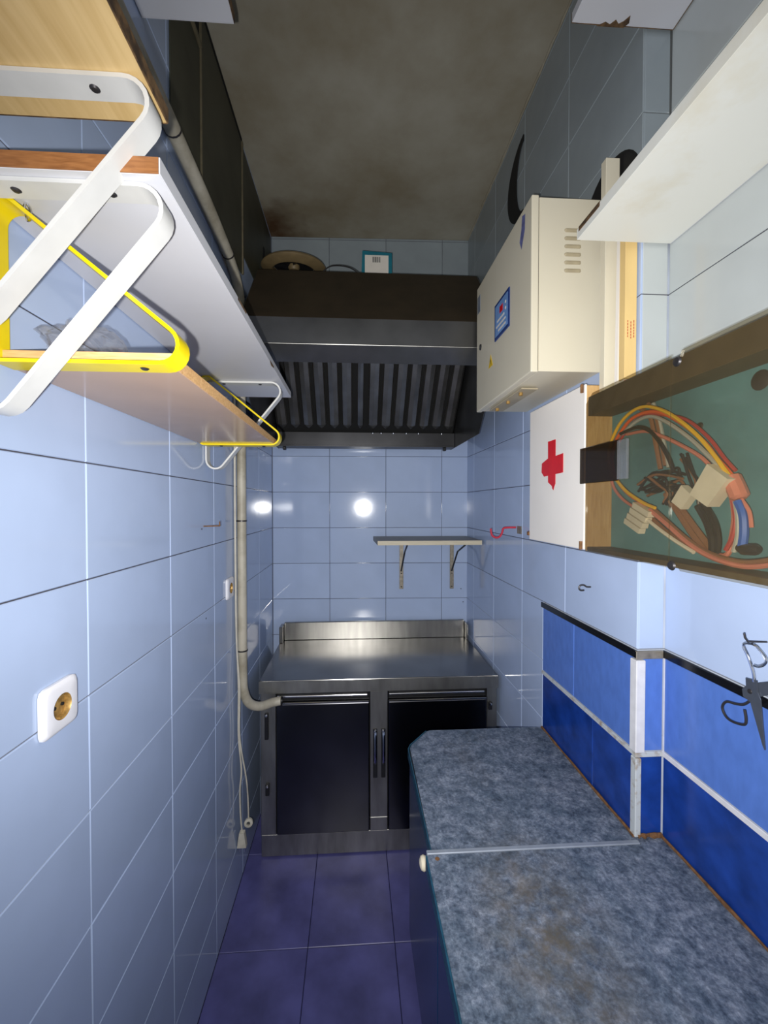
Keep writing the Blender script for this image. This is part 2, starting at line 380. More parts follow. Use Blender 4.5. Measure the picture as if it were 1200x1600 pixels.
def round_poly(pts, R, seg=6):
    """rounded outline of a counter-clockwise polygon"""
    out = []; n = len(pts)
    for i in range(n):
        p = Vector(pts[i]); a = (Vector(pts[i-1])-p).normalized(); b = (Vector(pts[(i+1) % n])-p).normalized()
        r = R[i] if isinstance(R, (list, tuple)) else R
        if r <= 0: out.append(p); continue
        half = math.acos(max(-1, min(1, a.dot(b))))/2
        c = p+(a+b).normalized()*(r/math.sin(half))
        d = r/math.tan(half); s = p+a*d-c; e = p+b*d-c
        a0 = math.atan2(s.y, s.x); a1 = math.atan2(e.y, e.x)
        while a1-a0 > math.pi: a1 -= 2*math.pi
        while a1-a0 < -math.pi: a1 += 2*math.pi
        for k in range(seg+1):
            t = a0+(a1-a0)*k/seg; out.append(c+Vector((math.cos(t), math.sin(t)))*r)
    return out

# ------------------------------------------------------------------ tiled surfaces
TILE_MESH = {}
def tile_mesh(w, h, mat):
    key = (round(w, 4), round(h, 4), mat)
    if key in TILE_MESH: return TILE_MESH[key]
    c = 0.0013; d = 0.006; b = B()
    b.add([(0,0,-d),(w,0,-d),(w,h,-d),(0,h,-d),(0,0,-c),(w,0,-c),(w,h,-c),(0,h,-c),(c,c,0),(w-c,c,0),(w-c,h-c,0),(c,h-c,0)],
          [(0,3,2,1),(0,1,5,4),(1,2,6,5),(2,3,7,6),(3,0,4,7),(4,5,9,8),(5,6,10,9),(6,7,11,10),(7,4,8,11),(8,9,10,11)])
    me = bpy.data.meshes.new('tile'); me.from_pydata(b.v, [], b.f); me.update(); me.materials.append(M[mat])
    TILE_MESH[key] = me; return me
AX = {'left': ((0,1,0),(0,0,1),(1,0,0)), 'right': ((0,-1,0),(0,0,1),(-1,0,0)),
      'back': ((1,0,0),(0,0,1),(0,-1,0)), 'floor': ((1,0,0),(0,1,0),(0,0,1))}
def put_tile(parent, side, pos, u0, u1, v0, v1, mat='tile', gap=0.0022, name='tile', tilt=0.0016):
    """one tile; u, v measured along the surface from pos"""
    if u1-u0 < 0.006 or v1-v0 < 0.006: return None
    o = bpy.data.objects.new(name, tile_mesh(u1-u0-gap, v1-v0-gap, mat)); COL.objects.link(o); o.parent = parent
    U, V, N = [Vector(a) for a in AX[side]]
    R = Matrix((U, V, N)).transposed()
    w, h = u1-u0-gap, v1-v0-gap
    ra = Matrix.Rotation(random.uniform(-tilt, tilt), 3, 'X') @ Matrix.Rotation(random.uniform(-tilt, tilt), 3, 'Y')
    cen = Vector((w/2, h/2, 0))
    loc = Vector(pos)+U*(u0+gap/2)+V*(v0+gap/2)+R @ (cen-ra @ cen)
    mw = (R @ ra).to_4x4(); mw.translation = loc
    o.matrix_basis = mw
    return o
def cuts(a, b, joint, step):
    """joint positions between a and b"""
    k = math.ceil((a-joint)/step-1e-6); out = [a]
    while joint+k*step < b-0.008:
        if joint+k*step > a+0.008: out.append(joint+k*step)
        k += 1
    return out+[b]

H = 2.99; XA = 1.096; XB = 1.160; YS = 0.882; Y0 = -0.86; YB = 2.305; SL = -0.030/1.096
rows = cuts(0, H, 0.178, 0.2)
G = 0.0022   # grout sits this far behind the glaze

def structure(o, label, cat): return tag(o, label, cat, kind='structure')

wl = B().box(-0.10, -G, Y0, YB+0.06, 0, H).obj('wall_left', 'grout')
structure(wl, 'pale blue tiled wall on the left side of the narrow kitchen', 'wall')
for a, b in zip(*(lambda c: (c[:-1], c[1:]))(cuts(Y0, YB, 0.7207, 0.316))):
    for z0, z1 in zip(rows[:-1], rows[1:]): put_tile(wl, 'left', (0,0,0), a, b, z0, z1)

wb = B().box(-0.05, 1.25, G, 0.10, 0, H).obj('wall_back', 'grout_dark'); wb.location = (0, YB, 0); wb.rotation_euler = (0, 0, math.atan(SL))
structure(wb, 'pale blue tiled wall at the far end behind the hood and steel counter', 'wall')
for a, b in zip(*(lambda c: (c[:-1], c[1:]))(cuts(0.001, 1.10, 0.003+0.316, 0.316))):
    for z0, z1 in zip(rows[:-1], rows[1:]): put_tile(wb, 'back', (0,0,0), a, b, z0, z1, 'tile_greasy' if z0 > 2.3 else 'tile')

wr = B().box(XA+G, XA+0.16, YS+G, YB+0.06, 0, H).box(XB+G, XB+0.10, Y0, YS+G+0.02, 0, H).obj('wall_right', 'grout')
structure(wr, 'stepped tiled wall on the right, pale blue above and royal blue below', 'wall')
ZT0, ZT1 = 1.158, 1.174       # black strip between the pale and the royal blue tiles
YBL = 1.342                   # far end of the royal blue tiles
cu = cuts(YS, 2.278, YS, 0.316)
def right_tiles(pos_x, a, b, z0, z1, mat='tile'):
    put_tile(wr, 'right', (pos_x, 0, 0), -b, -a, z0, z1, mat)
for a, b in zip(cu[:-1], cu[1:]):
    for z0, z1 in zip(rows[:-1], rows[1:]):
        if b <= YBL+0.001 and z1 <= 1.179: continue
        if a < YBL < b and z1 <= 1.179: right_tiles(XA, YBL, b, z0, min(z1, ZT1+0.004)); continue
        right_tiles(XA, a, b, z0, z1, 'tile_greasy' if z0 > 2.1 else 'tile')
cb = [YS-k*0.316 for k in range(6)]+[Y0]
for b, a in zip(cb[:-1], cb[1:]):
    for z0, z1 in zip(rows[:-1], rows[1:]):
        if z1 <= 1.179: continue
        right_tiles(XB, a, b, z0, z1, 'tile' if z0 < 1.3 else 'tile_neutral')
for z0, z1 in zip(rows[:-1], rows[1:]):
    if z1 > 1.179: put_tile(wr, 'back', (XA, YS, 0), 0.003, XB-XA-0.001, z0, z1, 'tile_greasy' if z0 > 2.1 else 'tile_neutral' if z0 > 1.3 else 'tile')
# royal blue and navy bands
ZM0, ZM1 = 0.934, 0.944
for a, b in ((1.147, YBL), (YS, 1.147)): right_tiles(XA, a, b, ZM1, ZT0, 'blue_tile')
for a, b in ((1.050, YBL), (YS, 1.050)):
    right_tiles(XA, a, b, 0.735, ZM0, 'navy_tile')
    for k in range(3): right_tiles(XA, a, b, 0.735-0.245*(k+1), 0.735-0.245*k, 'navy_tile')
bb = [YS, 0.50, 0.20, -0.10, -0.40, Y0]
for b, a in zip(bb[:-1], bb[1:]):
    right_tiles(XB, a, b, ZM1, ZT0, 'blue_tile')
    right_tiles(XB, a, b, 0.70, ZM0, 'navy_tile')
    for k in range(3): right_tiles(XB, a, b, 0.70-0.2333*(k+1), 0.70-0.2333*k, 'navy_tile')
put_tile(wr, 'back', (XA, YS, 0), 0.012, XB-XA-0.001, ZM1, ZT0, 'blue_tile')
put_tile(wr, 'back', (XA, YS, 0), 0.006, XB-XA-0.001, 0.70, ZM0, 'navy_tile')
put_tile(wr, 'back', (XA, YS, 0), 0.006, XB-XA-0.001, 0.0, 0.70, 'navy_tile')

t = B().box(XA-0.006, XA-0.0005, YS-0.006, YBL+0.004, ZT0+0.001, ZT1+0.002, 0.0012) \
       .box(XB-0.006, XB-0.0005, Y0, YS-0.001, ZT0+0.001, ZT1+0.002, 0.0012).obj('trim_1', 'black_strip')
structure(t, 'thin black strip along the top of the royal blue tiles', 'trim')
t = B().box(XA-0.006, XB-0.006, YS-0.0065, YS-0.001, ZT0, ZT1+0.002, 0.001).obj('trim_2', 'galv')
structure(t, 'short grey strip across the wall corner in line with the black strip', 'trim')
t = B().box(XA-0.004, XA-0.0005, YS-0.004, YBL, ZM0-0.001, ZM1+0.001, 0.001).box(XA-0.002, XB-0.004, YS-0.0045, YS-0.001, ZM0-0.001, ZM1+0.001, 0.001) \
       .obj('trim_3', 'strip_dirty')
structure(t, 'yellowed pale strip between royal blue and navy tiles beside the worktop', 'trim')
t = B().box(XB-0.004, XB-0.0005, Y0, YS-0.001, ZM0-0.001, ZM1+0.001, 0.001).obj('trim_4', 'white_strip')
structure(t, 'white strip between royal blue and navy tiles under the scissors', 'trim')
t = B().box(XA-0.008, XA+0.014, YS-0.010, YS+0.012, ZM1+0.002, ZT0-0.002, 0.0015).obj('trim_5', 'white_strip')
structure(t, 'white square corner bead on the royal blue wall corner', 'trim')
t = B().box(XA-0.006, XA+0.008, YS-0.008, YS+0.010, 0.752, ZM0-0.002, 0.0015).obj('trim_6', 'strip_dirty')
structure(t, 'stained pale corner bead on the navy wall corner above the worktop', 'trim')
t = B().box(XB-0.002, XB-0.0003, YS-0.004, YS-0.001, ZM1, ZT0, 0).obj('trim_7', 'white_strip')
structure(t, 'thin white sealant line in the inner corner of the royal blue tiles', 'trim')

fx = [-0.04, 0.0, 0.297, 0.594, 0.891, 1.16]; fy = cuts(Y0, YB, 1.370, 0.385)
flr = B().box(-0.10, 1.26, Y0, YB+0.08, -0.08, -G).obj('floor', 'floor_grout')
structure(flr, 'indigo blue tiled floor of the narrow kitchen', 'floor')
for a, b in zip(fx[1:-1], fx[2:]):
    for c, d in zip(fy[:-1], fy[1:]): put_tile(flr, 'floor', (0,0,0), a, b, c, d, 'floor_tile', 0.002, tilt=0.001)
ce = B().box(-0.10, 1.26, Y0, YB+0.10, H, H+0.08).obj('ceiling', 'ceiling')
structure(ce, 'grey smoke stained plaster ceiling', 'ceiling')
n = 46; pb = [(XA-0.002+random.uniform(-.0015, .0015), 0.90+k*(2.27-0.90)/(n-1), H-0.002+random.uniform(-.0015, .0015)) for k in range(n)]
t = B().tube(pb, [0.005+random.uniform(-.0015, .002) for _ in pb], 6).obj('trim_8', 'ceiling')
structure(t, 'rough plaster bead where the ceiling meets the right wall', 'trim')

# ------------------------------------------------------------------ steel counter at the far end
c = thing('refrigerated_counter', 'stainless steel two-door counter against the far tiled wall', 'counter')
B().box(0.055, 1.082, 1.7245, 2.258, 0.709, 0.765, 0.003, 2).obj('worktop', 'steel', c)
B().box(0.0555, 1.0815, 1.7222, 1.7243, 0.711, 0.7625).obj('front_lip', 'steel_brushed', c)
bs = B().box(0.075, 1.070, 2.240, 2.258, 0.7655, 0.862, 0.002).obj('backsplash', 'steel_splash', c)
for x0, x1 in ((0.055, 0.073), (1.072, 1.082)): B().box(x0, x1, 2.190, 2.258, 0.7655, 0.852, 0.002).obj('splash_return', 'steel_splash', c)
B().box(0.062, 1.076, 1.760, 2.255, 0.02, 0.7085).obj('carcass', 'hood_dark', c)
B().box(0.060, 0.124, 1.732, 1.759, 0.10, 0.7085, 0.002).obj('side_stile', 'steel_brushed', c)
B().box(1.034, 1.078, 1.732, 1.759, 0.10, 0.7085, 0.002).obj('side_stile', 'steel_brushed', c)
B().box(0.523, 0.599, 1.728, 1.759, 0.162, 0.7085, 0.002).obj('center_stile', 'steel_brushed', c)
B().box(0.523, 0.599, 1.730, 1.759, 0.10, 0.160, 0.002).obj('center_stile_foot', 'steel_brushed', c)
B().box(0.060, 1.078, 1.735, 1.759, 0.005, 0.099, 0.002).obj('plinth', 'steel_brushed', c)
for x0, x1 in ((0.127, 0.520), (0.602, 1.031)):
    B().box(x0, x1, 1.735, 1.759, 0.672, 0.7085, 0.0015).obj('rail', 'hood_dark', c)
    B().tube([(x0+0.004, 1.734, 0.693), (x1-0.010, 1.734, 0.693)], 0.0065, 12).obj('rail_bar', 'chrome', c, True)
    d = B().box(x0, x1, 1.724, 1.757, 0.104, 0.664, 0.004, 2).obj('door', 'steel_dark', c)
    B().box(x0+0.001, x1-0.001, 1.7225, 1.750, 0.6645, 0.670, 0.001).obj('door_top_edge', 'chrome', d)
for x in (0.545, 0.580):
    hd = B().box(x-0.009, x+0.009, 1.7225, 1.7278, 0.335, 0.548, 0.002).obj('door_handle', 'black', c)
    B().tube(smooth_path([(x, 1.722, 0.536), (x, 1.708, 0.520), (x, 1.703, 0.46), (x, 1.706, 0.42), (x, 1.720, 0.400)], 5), 0.0062, 8).obj('grip', 'chrome', hd, True)
    B().lathe([(0.0, 0.006), (0.006, 0.005), (0.0085, 0.0)], (x, 1.7222, 0.538), (0, -1, 0), 12).obj('screw_cap', 'chrome', hd, True)
for x, z0, z1 in ((0.086, 0.515, 0.628), (0.088, 0.275, 0.325), (1.047, 0.615, 0.650)):
    hg = B().box(x-0.008, x+0.008, 1.722, 1.7318, z0, z1, 0.002).obj('hinge', 'black', c)
    B().lathe([(0.0, 0.005), (0.005, 0.004), (0.006, 0.0)], (x, 1.7218, z1-0.008), (0, -1, 0), 10).obj('hinge_pin', 'chrome', hg, True)
settle(c)

# ------------------------------------------------------------------ laminate worktop and cabinets on the right
w = B().prism([(0.624, 0.8695), (XA-0.004, 0.8695), (XA-0.004, 1.340), (0.708, 1.340), (0.698, 1.336), (0.636, 1.262), (0.6285, 1.245)], 'z', 0.720, 0.750).obj('worktop', 'laminate')
tag(w, 'far section of mottled blue laminate worktop with a cut-off corner', 'worktop')
B().add([], []).box(0.6215, 0.6238, 0.870, 1.244, 0.7205, 0.7492).obj('edge_band', 'lam_edge', w)
B().prism([(0.6215, 1.2445), (0.6238, 1.2445), (0.6335, 1.2640), (0.6965, 1.3395), (0.6945, 1.3410), (0.6310, 1.2655)], 'z', 0.7205, 0.7492).obj('edge_band', 'lam_edge', w)
w2 = B().prism([(0.612, -0.60), (XB-0.004, -0.60), (XB-0.004, 0.879), (XA-0.003, 0.879), (XA-0.003, 0.8580), (0.612, 0.8580)], 'z', 0.720, 0.750).obj('worktop', 'laminate')
tag(w2, 'near section of mottled blue laminate worktop with a worn brown patch', 'worktop')
B().box(0.6085, 0.6118, -0.60, 0.858, 0.7205, 0.7492).obj('edge_band', 'lam_edge', w2)
B().lathe([(0.0, 0.0012), (0.004, 0.001), (0.005, 0.0)], (0.632, 0.848, 0.7502), (0, 0, 1), 10).obj('screw', 'rust', w2)
j = B().box(0.612, XA-0.004, 0.8585, 0.8690, 0.722, 0.7525, 0.0012).obj('joint_strip', 'alu')
tag(j, 'thin aluminium strip joining the two laminate worktop sections', 'strip')
s = B()
pts = [(XA-0.010, 1.335-0.0457*k) for k in range(11)]
s.tube([(XA-0.005+random.uniform(-.001, .001), y, 0.752) for x, y in pts], [0.003+random.uniform(-.001, .0015) for _ in pts], 6)
tag(s.obj('sealant', 'rust'), 'rusty sealant line between the far worktop and navy tiles', 'sealant')
s = B(); n = 24
s.tube([(XB-0.006+random.uniform(-.001, .001), 0.876-k*0.055, 0.752) for k in range(n)], [0.003+random.uniform(-.001, .0015) for _ in range(n)], 6)
tag(s.obj('sealant', 'rust'), 'brown sealant line between the near worktop and navy tiles', 'sealant')

cab = thing('base_cabinet', 'dark teal base cabinet with an ivory knob under the far worktop', 'cabinet')
B().box(0.658, 1.085, 0.872, 1.330, 0.08, 0.7195).obj('body', 'cab', cab)
B().box(0.690, 1.085, 0.874, 1.325, 0.002, 0.0795).obj('plinth', 'black', cab)
d = B().box(0.638, 0.657, 0.874, 1.325, 0.09, 0.712, 0.0015).obj('door', 'cab', cab)
k = B().lathe([(0.007, 0.0), (0.007, 0.006), (0.0055, 0.012), (0.006, 0.017), (0.013, 0.021), (0.0155, 0.027), (0.013, 0.033), (0.007, 0.036), (0.0, 0.037)], (0.6378, 0.895, 0.700), (-1, 0, 0), 24).obj('knob', 'ivory', d, True)
k['label'] = 'round ivory knob'
settle(cab)
cab = thing('base_cabinet', 'dark teal base cabinet under the near worktop', 'cabinet')
B().box(0.658, 1.145, -0.59, 0.866, 0.08, 0.7195).obj('body', 'cab', cab)
B().box(0.690, 1.145, -0.59, 0.864, 0.002, 0.0795).obj('plinth', 'black', cab)
for y0, y1 in ((0.384, 0.865), (-0.10, 0.380), (-0.585, -0.104)): B().box(0.638, 0.657, y0, y1, 0.09, 0.712, 0.0015).obj('door', 'cab', cab)
settle(cab)

# ------------------------------------------------------------------ extractor hood
h = thing('extractor_hood', 'greasy stainless steel extractor hood above the steel counter', 'hood')
HX0, HX1 = 0.043, 1.000
side = [(2.268, 1.815), (2.268, 2.513), (1.787, 2.513), (1.512, 2.190), (1.512, 2.060), (1.747, 1.815)]
for x in (HX0, HX1-0.003): B().prism(side, 'x', x, x+0.003).obj('side_panel', 'steel_hood', h)
B().box(HX0+0.004, HX1-0.004, 1.509, 1.512, 2.096, 2.190).obj('front_band', 'steel_hood', h)
B().prism([(1.509, 2.0955), (1.512, 2.0925), (1.556, 2.046), (1.553, 2.043), (1.507, 2.091)], 'x', HX0+0.004, HX1-0.004).obj('front_lip', 'steel_hood', h)
B().tube([(HX0+0.004, 1.509, 2.0945), (HX1-0.004, 1.509, 2.0945)], 0.0022, 8).obj('front_edge', 'steel_brushed', h, True)
B().prism([(1.509, 2.191), (1.512, 2.189), (1.789, 2.511), (1.789, 2.515), (1.786, 2.515)], 'x', HX0+0.004, HX1-0.004).obj('sloped_panel', 'hood_top', h)
B().box(HX0+0.004, HX1-0.004, 1.790, 2.268, 2.511, 2.514).obj('top_panel', 'hood_top', h)
B().box(HX0+0.004, HX1-0.004, 2.262, 2.268, 1.90, 2.510).obj('rear_panel', 'hood_dark', h)
B().box(HX0+0.006, HX1-0.005, 2.170, 2.2615, 1.816, 1.824).box(HX0+0.006, HX1-0.005, 2.170, 2.173, 1.8245, 1.890).obj('grease_trough', 'trough', h)
for x in (0.088, 0.945): B().box(x-0.008, x+0.008, 2.178, 2.200, 1.798, 1.8155, 0.002).obj('trough_foot', 'black', h)
fo = Vector((0, 2.180, 1.872)); fd = Vector((0, -0.66, 0.75)).normalized(); fn = Vector((0, -0.75, -0.66)).normalized()
def fpt(x, s_, n_): p = fo+fd*s_+fn*n_; return (x, p.y, p.z)
B().add([fpt(HX0+0.008, 0.0, -0.030), fpt(HX1-0.008, 0.0, -0.030), fpt(HX1-0.008, 0.62, -0.030), fpt(HX0+0.008, 0.62, -0.030),
         fpt(HX0+0.008, 0.0, -0.034), fpt(HX1-0.008, 0.0, -0.034), fpt(HX1-0.008, 0.62, -0.034), fpt(HX0+0.008, 0.62, -0.034)],
        [(0,1,2,3),(7,6,5,4),(0,4,5,1),(1,5,6,2),(2,6,7,3),(3,7,4,0)]).obj('filter_back', 'void', h)
NB = 14; pitch = (HX1-HX0-0.02)/NB
for k in range(NB):
    xc = HX0+0.01+pitch*(k+0.5); hw = 0.0265 if k != 6 else 0.016
    prof = [(-hw, -0.012), (-hw*0.8, -0.001), (0, 0.005), (hw*0.8, -0.001), (hw, -0.012)]
    vs = []; 
    for s_, sc in ((0.042, 0.10), (0.068, 1.0), (0.60, 1.0)):
        for u, n_ in prof: vs.append(fpt(xc+u*sc, s_, n_ if sc == 1 else -0.010))
        for u, n_ in reversed(prof): vs.append(fpt(xc+u*sc, s_, (n_ if sc == 1 else -0.010)-0.0015))
    m = 10; fs = []
    for i in range(2):
        for q in range(m): fs.append((i*m+q, i*m+(q+1) % m, (i+1)*m+(q+1) % m, (i+1)*m+q))
    fs += [tuple(range(m))[::-1], tuple(range(2*m, 3*m))]
    B().add(vs, fs).obj('baffle', 'baffle', h)
for x in (0.555, 0.60, 0.665, 0.735, 0.80, 0.925):
    B().lathe([(0.0, 0.006), (0.006, 0.005), (0.008, 0.0)], (x, 2.1695, 1.888), (0, -0.6, 0.8), 10).obj('rivet', 'chrome', h, True)
settle(h)

# things on and above the hood
f = thing('extractor_fan', 'round beige extractor fan with dark opening above the hood', 'fan')
fc = Vector((0.165, 2.02, 2.652)); fa = Vector((0, 0.10, -0.99)).normalized()
B().lathe([(0.097, 0.0), (0.100, 0.012), (0.108, 0.016), (0.148, 0.004), (0.155, -0.004), (0.150, -0.012), (0.10, -0.016), (0.097, 0.0)], fc, fa, 40).obj('flange', 'fan_beige', f, True)
B().lathe([(0.0, -0.020), (0.098, -0.020), (0.098, -0.016), (0.0, -0.016)], fc, fa, 32).obj('back_plate', 'void', f)
B().lathe([(0.0, 0.008), (0.022, 0.006), (0.028, -0.004), (0.028, -0.015)], fc, fa, 24).obj('hub', 'fan_beige', f, True)
for k in range(6):
    a = k*math.pi/3; ux = Vector((1, 0, 0)); uy = fa.cross(ux)
    d1 = ux*math.cos(a)+uy*math.sin(a); d2 = ux*math.cos(a+0.5)+uy*math.sin(a+0.5)
    p = [fc+d1*0.03-fa*0.012, fc+d1*0.092-fa*0.013, fc+d2*0.092-fa*0.006, fc+d2*0.03-fa*0.004]
    B().add(p+[q-fa*0.0015 for q in p], [(0,1,2,3),(7,6,5,4),(0,4,5,1),(1,5,6,2),(2,6,7,3),(3,7,4,0)]).obj('blade', 'black', f)
B().box(0.135, 0.195, 2.170, 2.280, 2.656, 2.674, 0.002).obj('wall_arm', 'cream_dark', f)
settle(f)
cb = B().tube(smooth_path([(0.29, 1.86, 2.517), (0.33, 1.84, 2.555), (0.37, 1.83, 2.566), (0.43, 1.82, 2.556), (0.47, 1.82, 2.535), (0.50, 1.84, 2.517)], 6), 0.0028, 6).obj('cable', 'iron', None, True)
tag(cb, 'thin grey cable looping over the top of the hood', 'cable')
cd = thing('card', 'white card with teal border and barcode standing on the hood', 'card')
B().prism([(0.488, 2.5145), (0.637, 2.5145), (0.637, 2.704), (0.496, 2.711)], 'y', 1.950, 1.954).obj('border', 'teal_card', cd)
B().prism([(0.508, 2.5145), (0.620, 2.5145), (0.620, 2.690), (0.508, 2.690)], 'y', 1.9478, 1.9498).obj('sheet', 'paper', cd)
for k, (a, b) in enumerate(((0, .004), (.006, .008), (.010, .015), (.018, .020), (.022, .026), (.029, .031), (.033, .036))):
    B().box(0.545+a, 0.545+b, 1.9472, 1.9477, 2.656, 2.682).obj('barcode_bar', 'print_grey', cd)
settle(cd)

# ------------------------------------------------------------------ small wall shelf on the back wall
sh = thing('wall_shelf', 'small grey shelf on two metal brackets on the far wall', 'shelf')
B().prism([(0.562, 2.262), (0.570, 1.975), (1.086, 1.975), (1.086, 2.262)], 'z', 1.309, 1.331).obj('board', 'shelf_grey', sh)
B().box(0.570, 1.086, 1.9725, 1.9748, 1.3095, 1.3305).obj('front_edge', 'shelf_front', sh)
for x, yw in ((0.722, 2.2805), (1.008, 2.2735)):
    bk = B().box(x-0.011, x+0.011, yw-0.004, yw, 1.032, 1.3085, 0.001).obj('bracket', 'galv', sh)
    B().box(x-0.011, x+0.011, 2.02, yw-0.0045, 1.3045, 1.3088).obj('arm', 'galv', bk)
    s1 = 1 if x > 0.9 else 0.2
    B().tube([(x+0.022*s1, 2.06, 1.303), (x+0.004, 2.16, 1.255), (x-0.002, yw-0.008, 1.135)], 0.0045, 8).obj('strut', 'iron', bk)
    for z in (1.045, 1.12): B().lathe([(0.0, 0.002), (0.004, 0.0)], (x, yw-0.0042, z), (0, -1, 0), 8).obj('screw', 'iron', bk)
settle(sh)

# ------------------------------------------------------------------ shelves and brackets on the left wall
def shelf(label, x0, x1, y0, y1, z0, z1, under, end, front, end_at=None):
    t = thing('shelf', label, 'shelf')
    B().box(x0, x1-0.0012, y0+0.0012, y1-0.0012, z0, z1, 0.0004).obj('board', under, t)
    B().box(x1-0.0010, x1+0.0006, y0, y1, z0+0.0003, z1).obj('front_edge', front, t)
    B().box(x0, x1-0.0012, y0-0.0006, y0+0.0010, z0+0.0003, z1).obj('end_edge', end, t)
    B().box(x0, x1-0.0012, y1-0.0010, y1+0.0006, z0+0.0003, z1).obj('end_edge', end, t)
    return settle(t)
shelf('maple veneer shelf nearest the camera at upper left', 0.002, 0.225, -0.55, 0.528, 1.979, 1.997, 'maple', 'dark_edge', 'dark_edge')
shelf('long white shelf with brown end below the maple shelf', 0.002, 0.233, 0.487, 1.462, 1.8855, 1.904, 'white_lam', 'brown_edge', 'white_lam')
shelf('tan shelf held by yellow brackets on the left wall', 0.002, 0.218, 0.552, 1.262, 1.6875, 1.7045, 'brown_lam', 'oak_edge', 'oak_edge')
shelf('white shelf high on the left wall near the ceiling', 0.002, 0.197, -0.55, 0.920, 2.552, 2.572, 'white_lam', 'white_lam', 'dark_edge')
shelf('white shelf high on the right wall near the ceiling', 0.928, XB-0.002, -0.55, 0.876, 2.552, 2.572, 'white_lam', 'dark_edge', 'dark_edge')
shelf('yellowed white shelf with chipped edge above the acrylic cabinet', 0.943, XB-0.002, -0.55, 0.874, 2.086, 2.108, 'cream_lam', 'cream_lam', 'white_lam')

def chip(parent_label, poly, z0, z1):
    p = [o for o in bpy.data.objects if o.get('label') == parent_label][0]
    o = B().prism(poly, 'z', z0, z1).obj('chipped_patch', 'dark_edge', p); o.location = -p.location
chip('white shelf high on the right wall near the ceiling', [(0.985, 0.8773), (1.045, 0.8773), (1.052, 0.868), (1.046, 0.855), (1.038, 0.866), (1.030, 0.871), (1.020, 0.864), (1.012, 0.873), (1.0, 0.869)], 2.5508, 2.556)
chip('yellowed white shelf with chipped edge above the acrylic cabinet', [(0.9418, 0.866), (0.9445, 0.870), (0.9475, 0.84), (0.9450, 0.80), (0.9418, 0.79)], 2.0995, 2.1088)
chip('long white shelf with brown end below the maple shelf', [(0.2338, 0.80), (0.2338, 0.862), (0.2310, 0.850), (0.2300, 0.82)], 1.8990, 1.9047)
chip('long white shelf with brown end below the maple shelf', [(0.2338, 1.10), (0.2338, 1.15), (0.2305, 1.13)], 1.8848, 1.8900)

def bracket(label, mat, tri, y0, y1, t, R, group, screws):
    o = thing('shelf_bracket', label, 'bracket', group)
    B().strap(round_poly(tri, R, 8), t, y0, y1).obj('flat_bar', mat, o, True)
    for (x, z, ax) in screws:
        B().lathe([(0.0, 0.0022), (0.0035, 0.0018), (0.0055, 0.0)], (x, (y0+y1)/2, z), ax, 12).obj('screw', 'iron', o, True)
    return settle(o)
def white_bracket(label, top, y0, y1):
    tri = [(0.0015, top), (0.0015, top-0.325), (0.264, top)]
    bracket(label, 'white_paint', tri, y0, y1, 0.005, [0.012, 0.03, 0.03], 'white flat-bar shelf brackets',
            [(0.055, top-0.0052, (0, 0, -1)), (0.165, top-0.0052, (0, 0, -1))])
white_bracket('white triangular flat-bar bracket under the maple shelf', 1.9785, 0.4685, 0.4975)
white_bracket('white triangular bracket under the near end of the long white shelf', 1.885, 0.4995, 0.5285)
white_bracket('white triangular bracket under the far end of the long white shelf', 1.885, 1.274, 1.303)
def yellow_bracket(label, y0, y1):
    tri = [(0.0015, 1.6826), (0.283, 1.6826), (0.0015, 1.911)]
    bracket(label, 'yellow_paint', tri, y0, y1, 0.0046, [0.012, 0.026, 0.022], 'yellow flat-bar shelf brackets',
            [(0.06, 1.6824, (0, 0, -1)), (0.185, 1.6824, (0, 0, -1)), (0.0063, 1.76, (1, 0, 0))])
yellow_bracket('yellow triangular bracket at the near end of the tan shelf', 0.530, 0.563)
yellow_bracket('yellow triangular bracket at the far end of the tan shelf', 1.226, 1.261)

# crumpled clear bag on the tan shelf
bm = bmesh.new(); bmesh.ops.create_icosphere(bm, subdivisions=4, radius=1)
from mathutils import noise
for v in bm.verts:
    p = v.co.copy(); d = 1+0.35*noise.noise(p*1.6)+0.22*noise.noise(p*4.1)+0.10*abs(noise.noise(p*9))
    v.co = Vector((p.x*0.040*d, p.y*0.095*d, max(-0.030, p.z*0.042*d)))
zmin = min(v.co.z for v in bm.verts); xmin = min(v.co.x for v in bm.verts)
me = bpy.data.meshes.new('plastic_bag'); bm.to_mesh(me); bm.free(); me.materials.append(M['clear_film'])
o = bpy.data.objects.new('plastic_bag', me); COL.objects.link(o); o.location = (0.004-xmin, 0.680, 1.7052-zmin)
tag(o, 'crumpled clear plastic bag lying on the tan shelf', 'bag')
o = B().tube(smooth_path([(0.045, 0.5380, 1.872), (0.045, 0.5405, 1.884), (0.047, 0.5450, 1.879), (0.047, 0.5445, 1.866), (0.047, 0.540, 1.862), (0.047, 0.5385, 1.868)], 5), 0.0014, 6).obj('hook', 'chrome', None, True)
tag(o, 'tiny metal hook hanging on the near white bracket arm', 'hook')

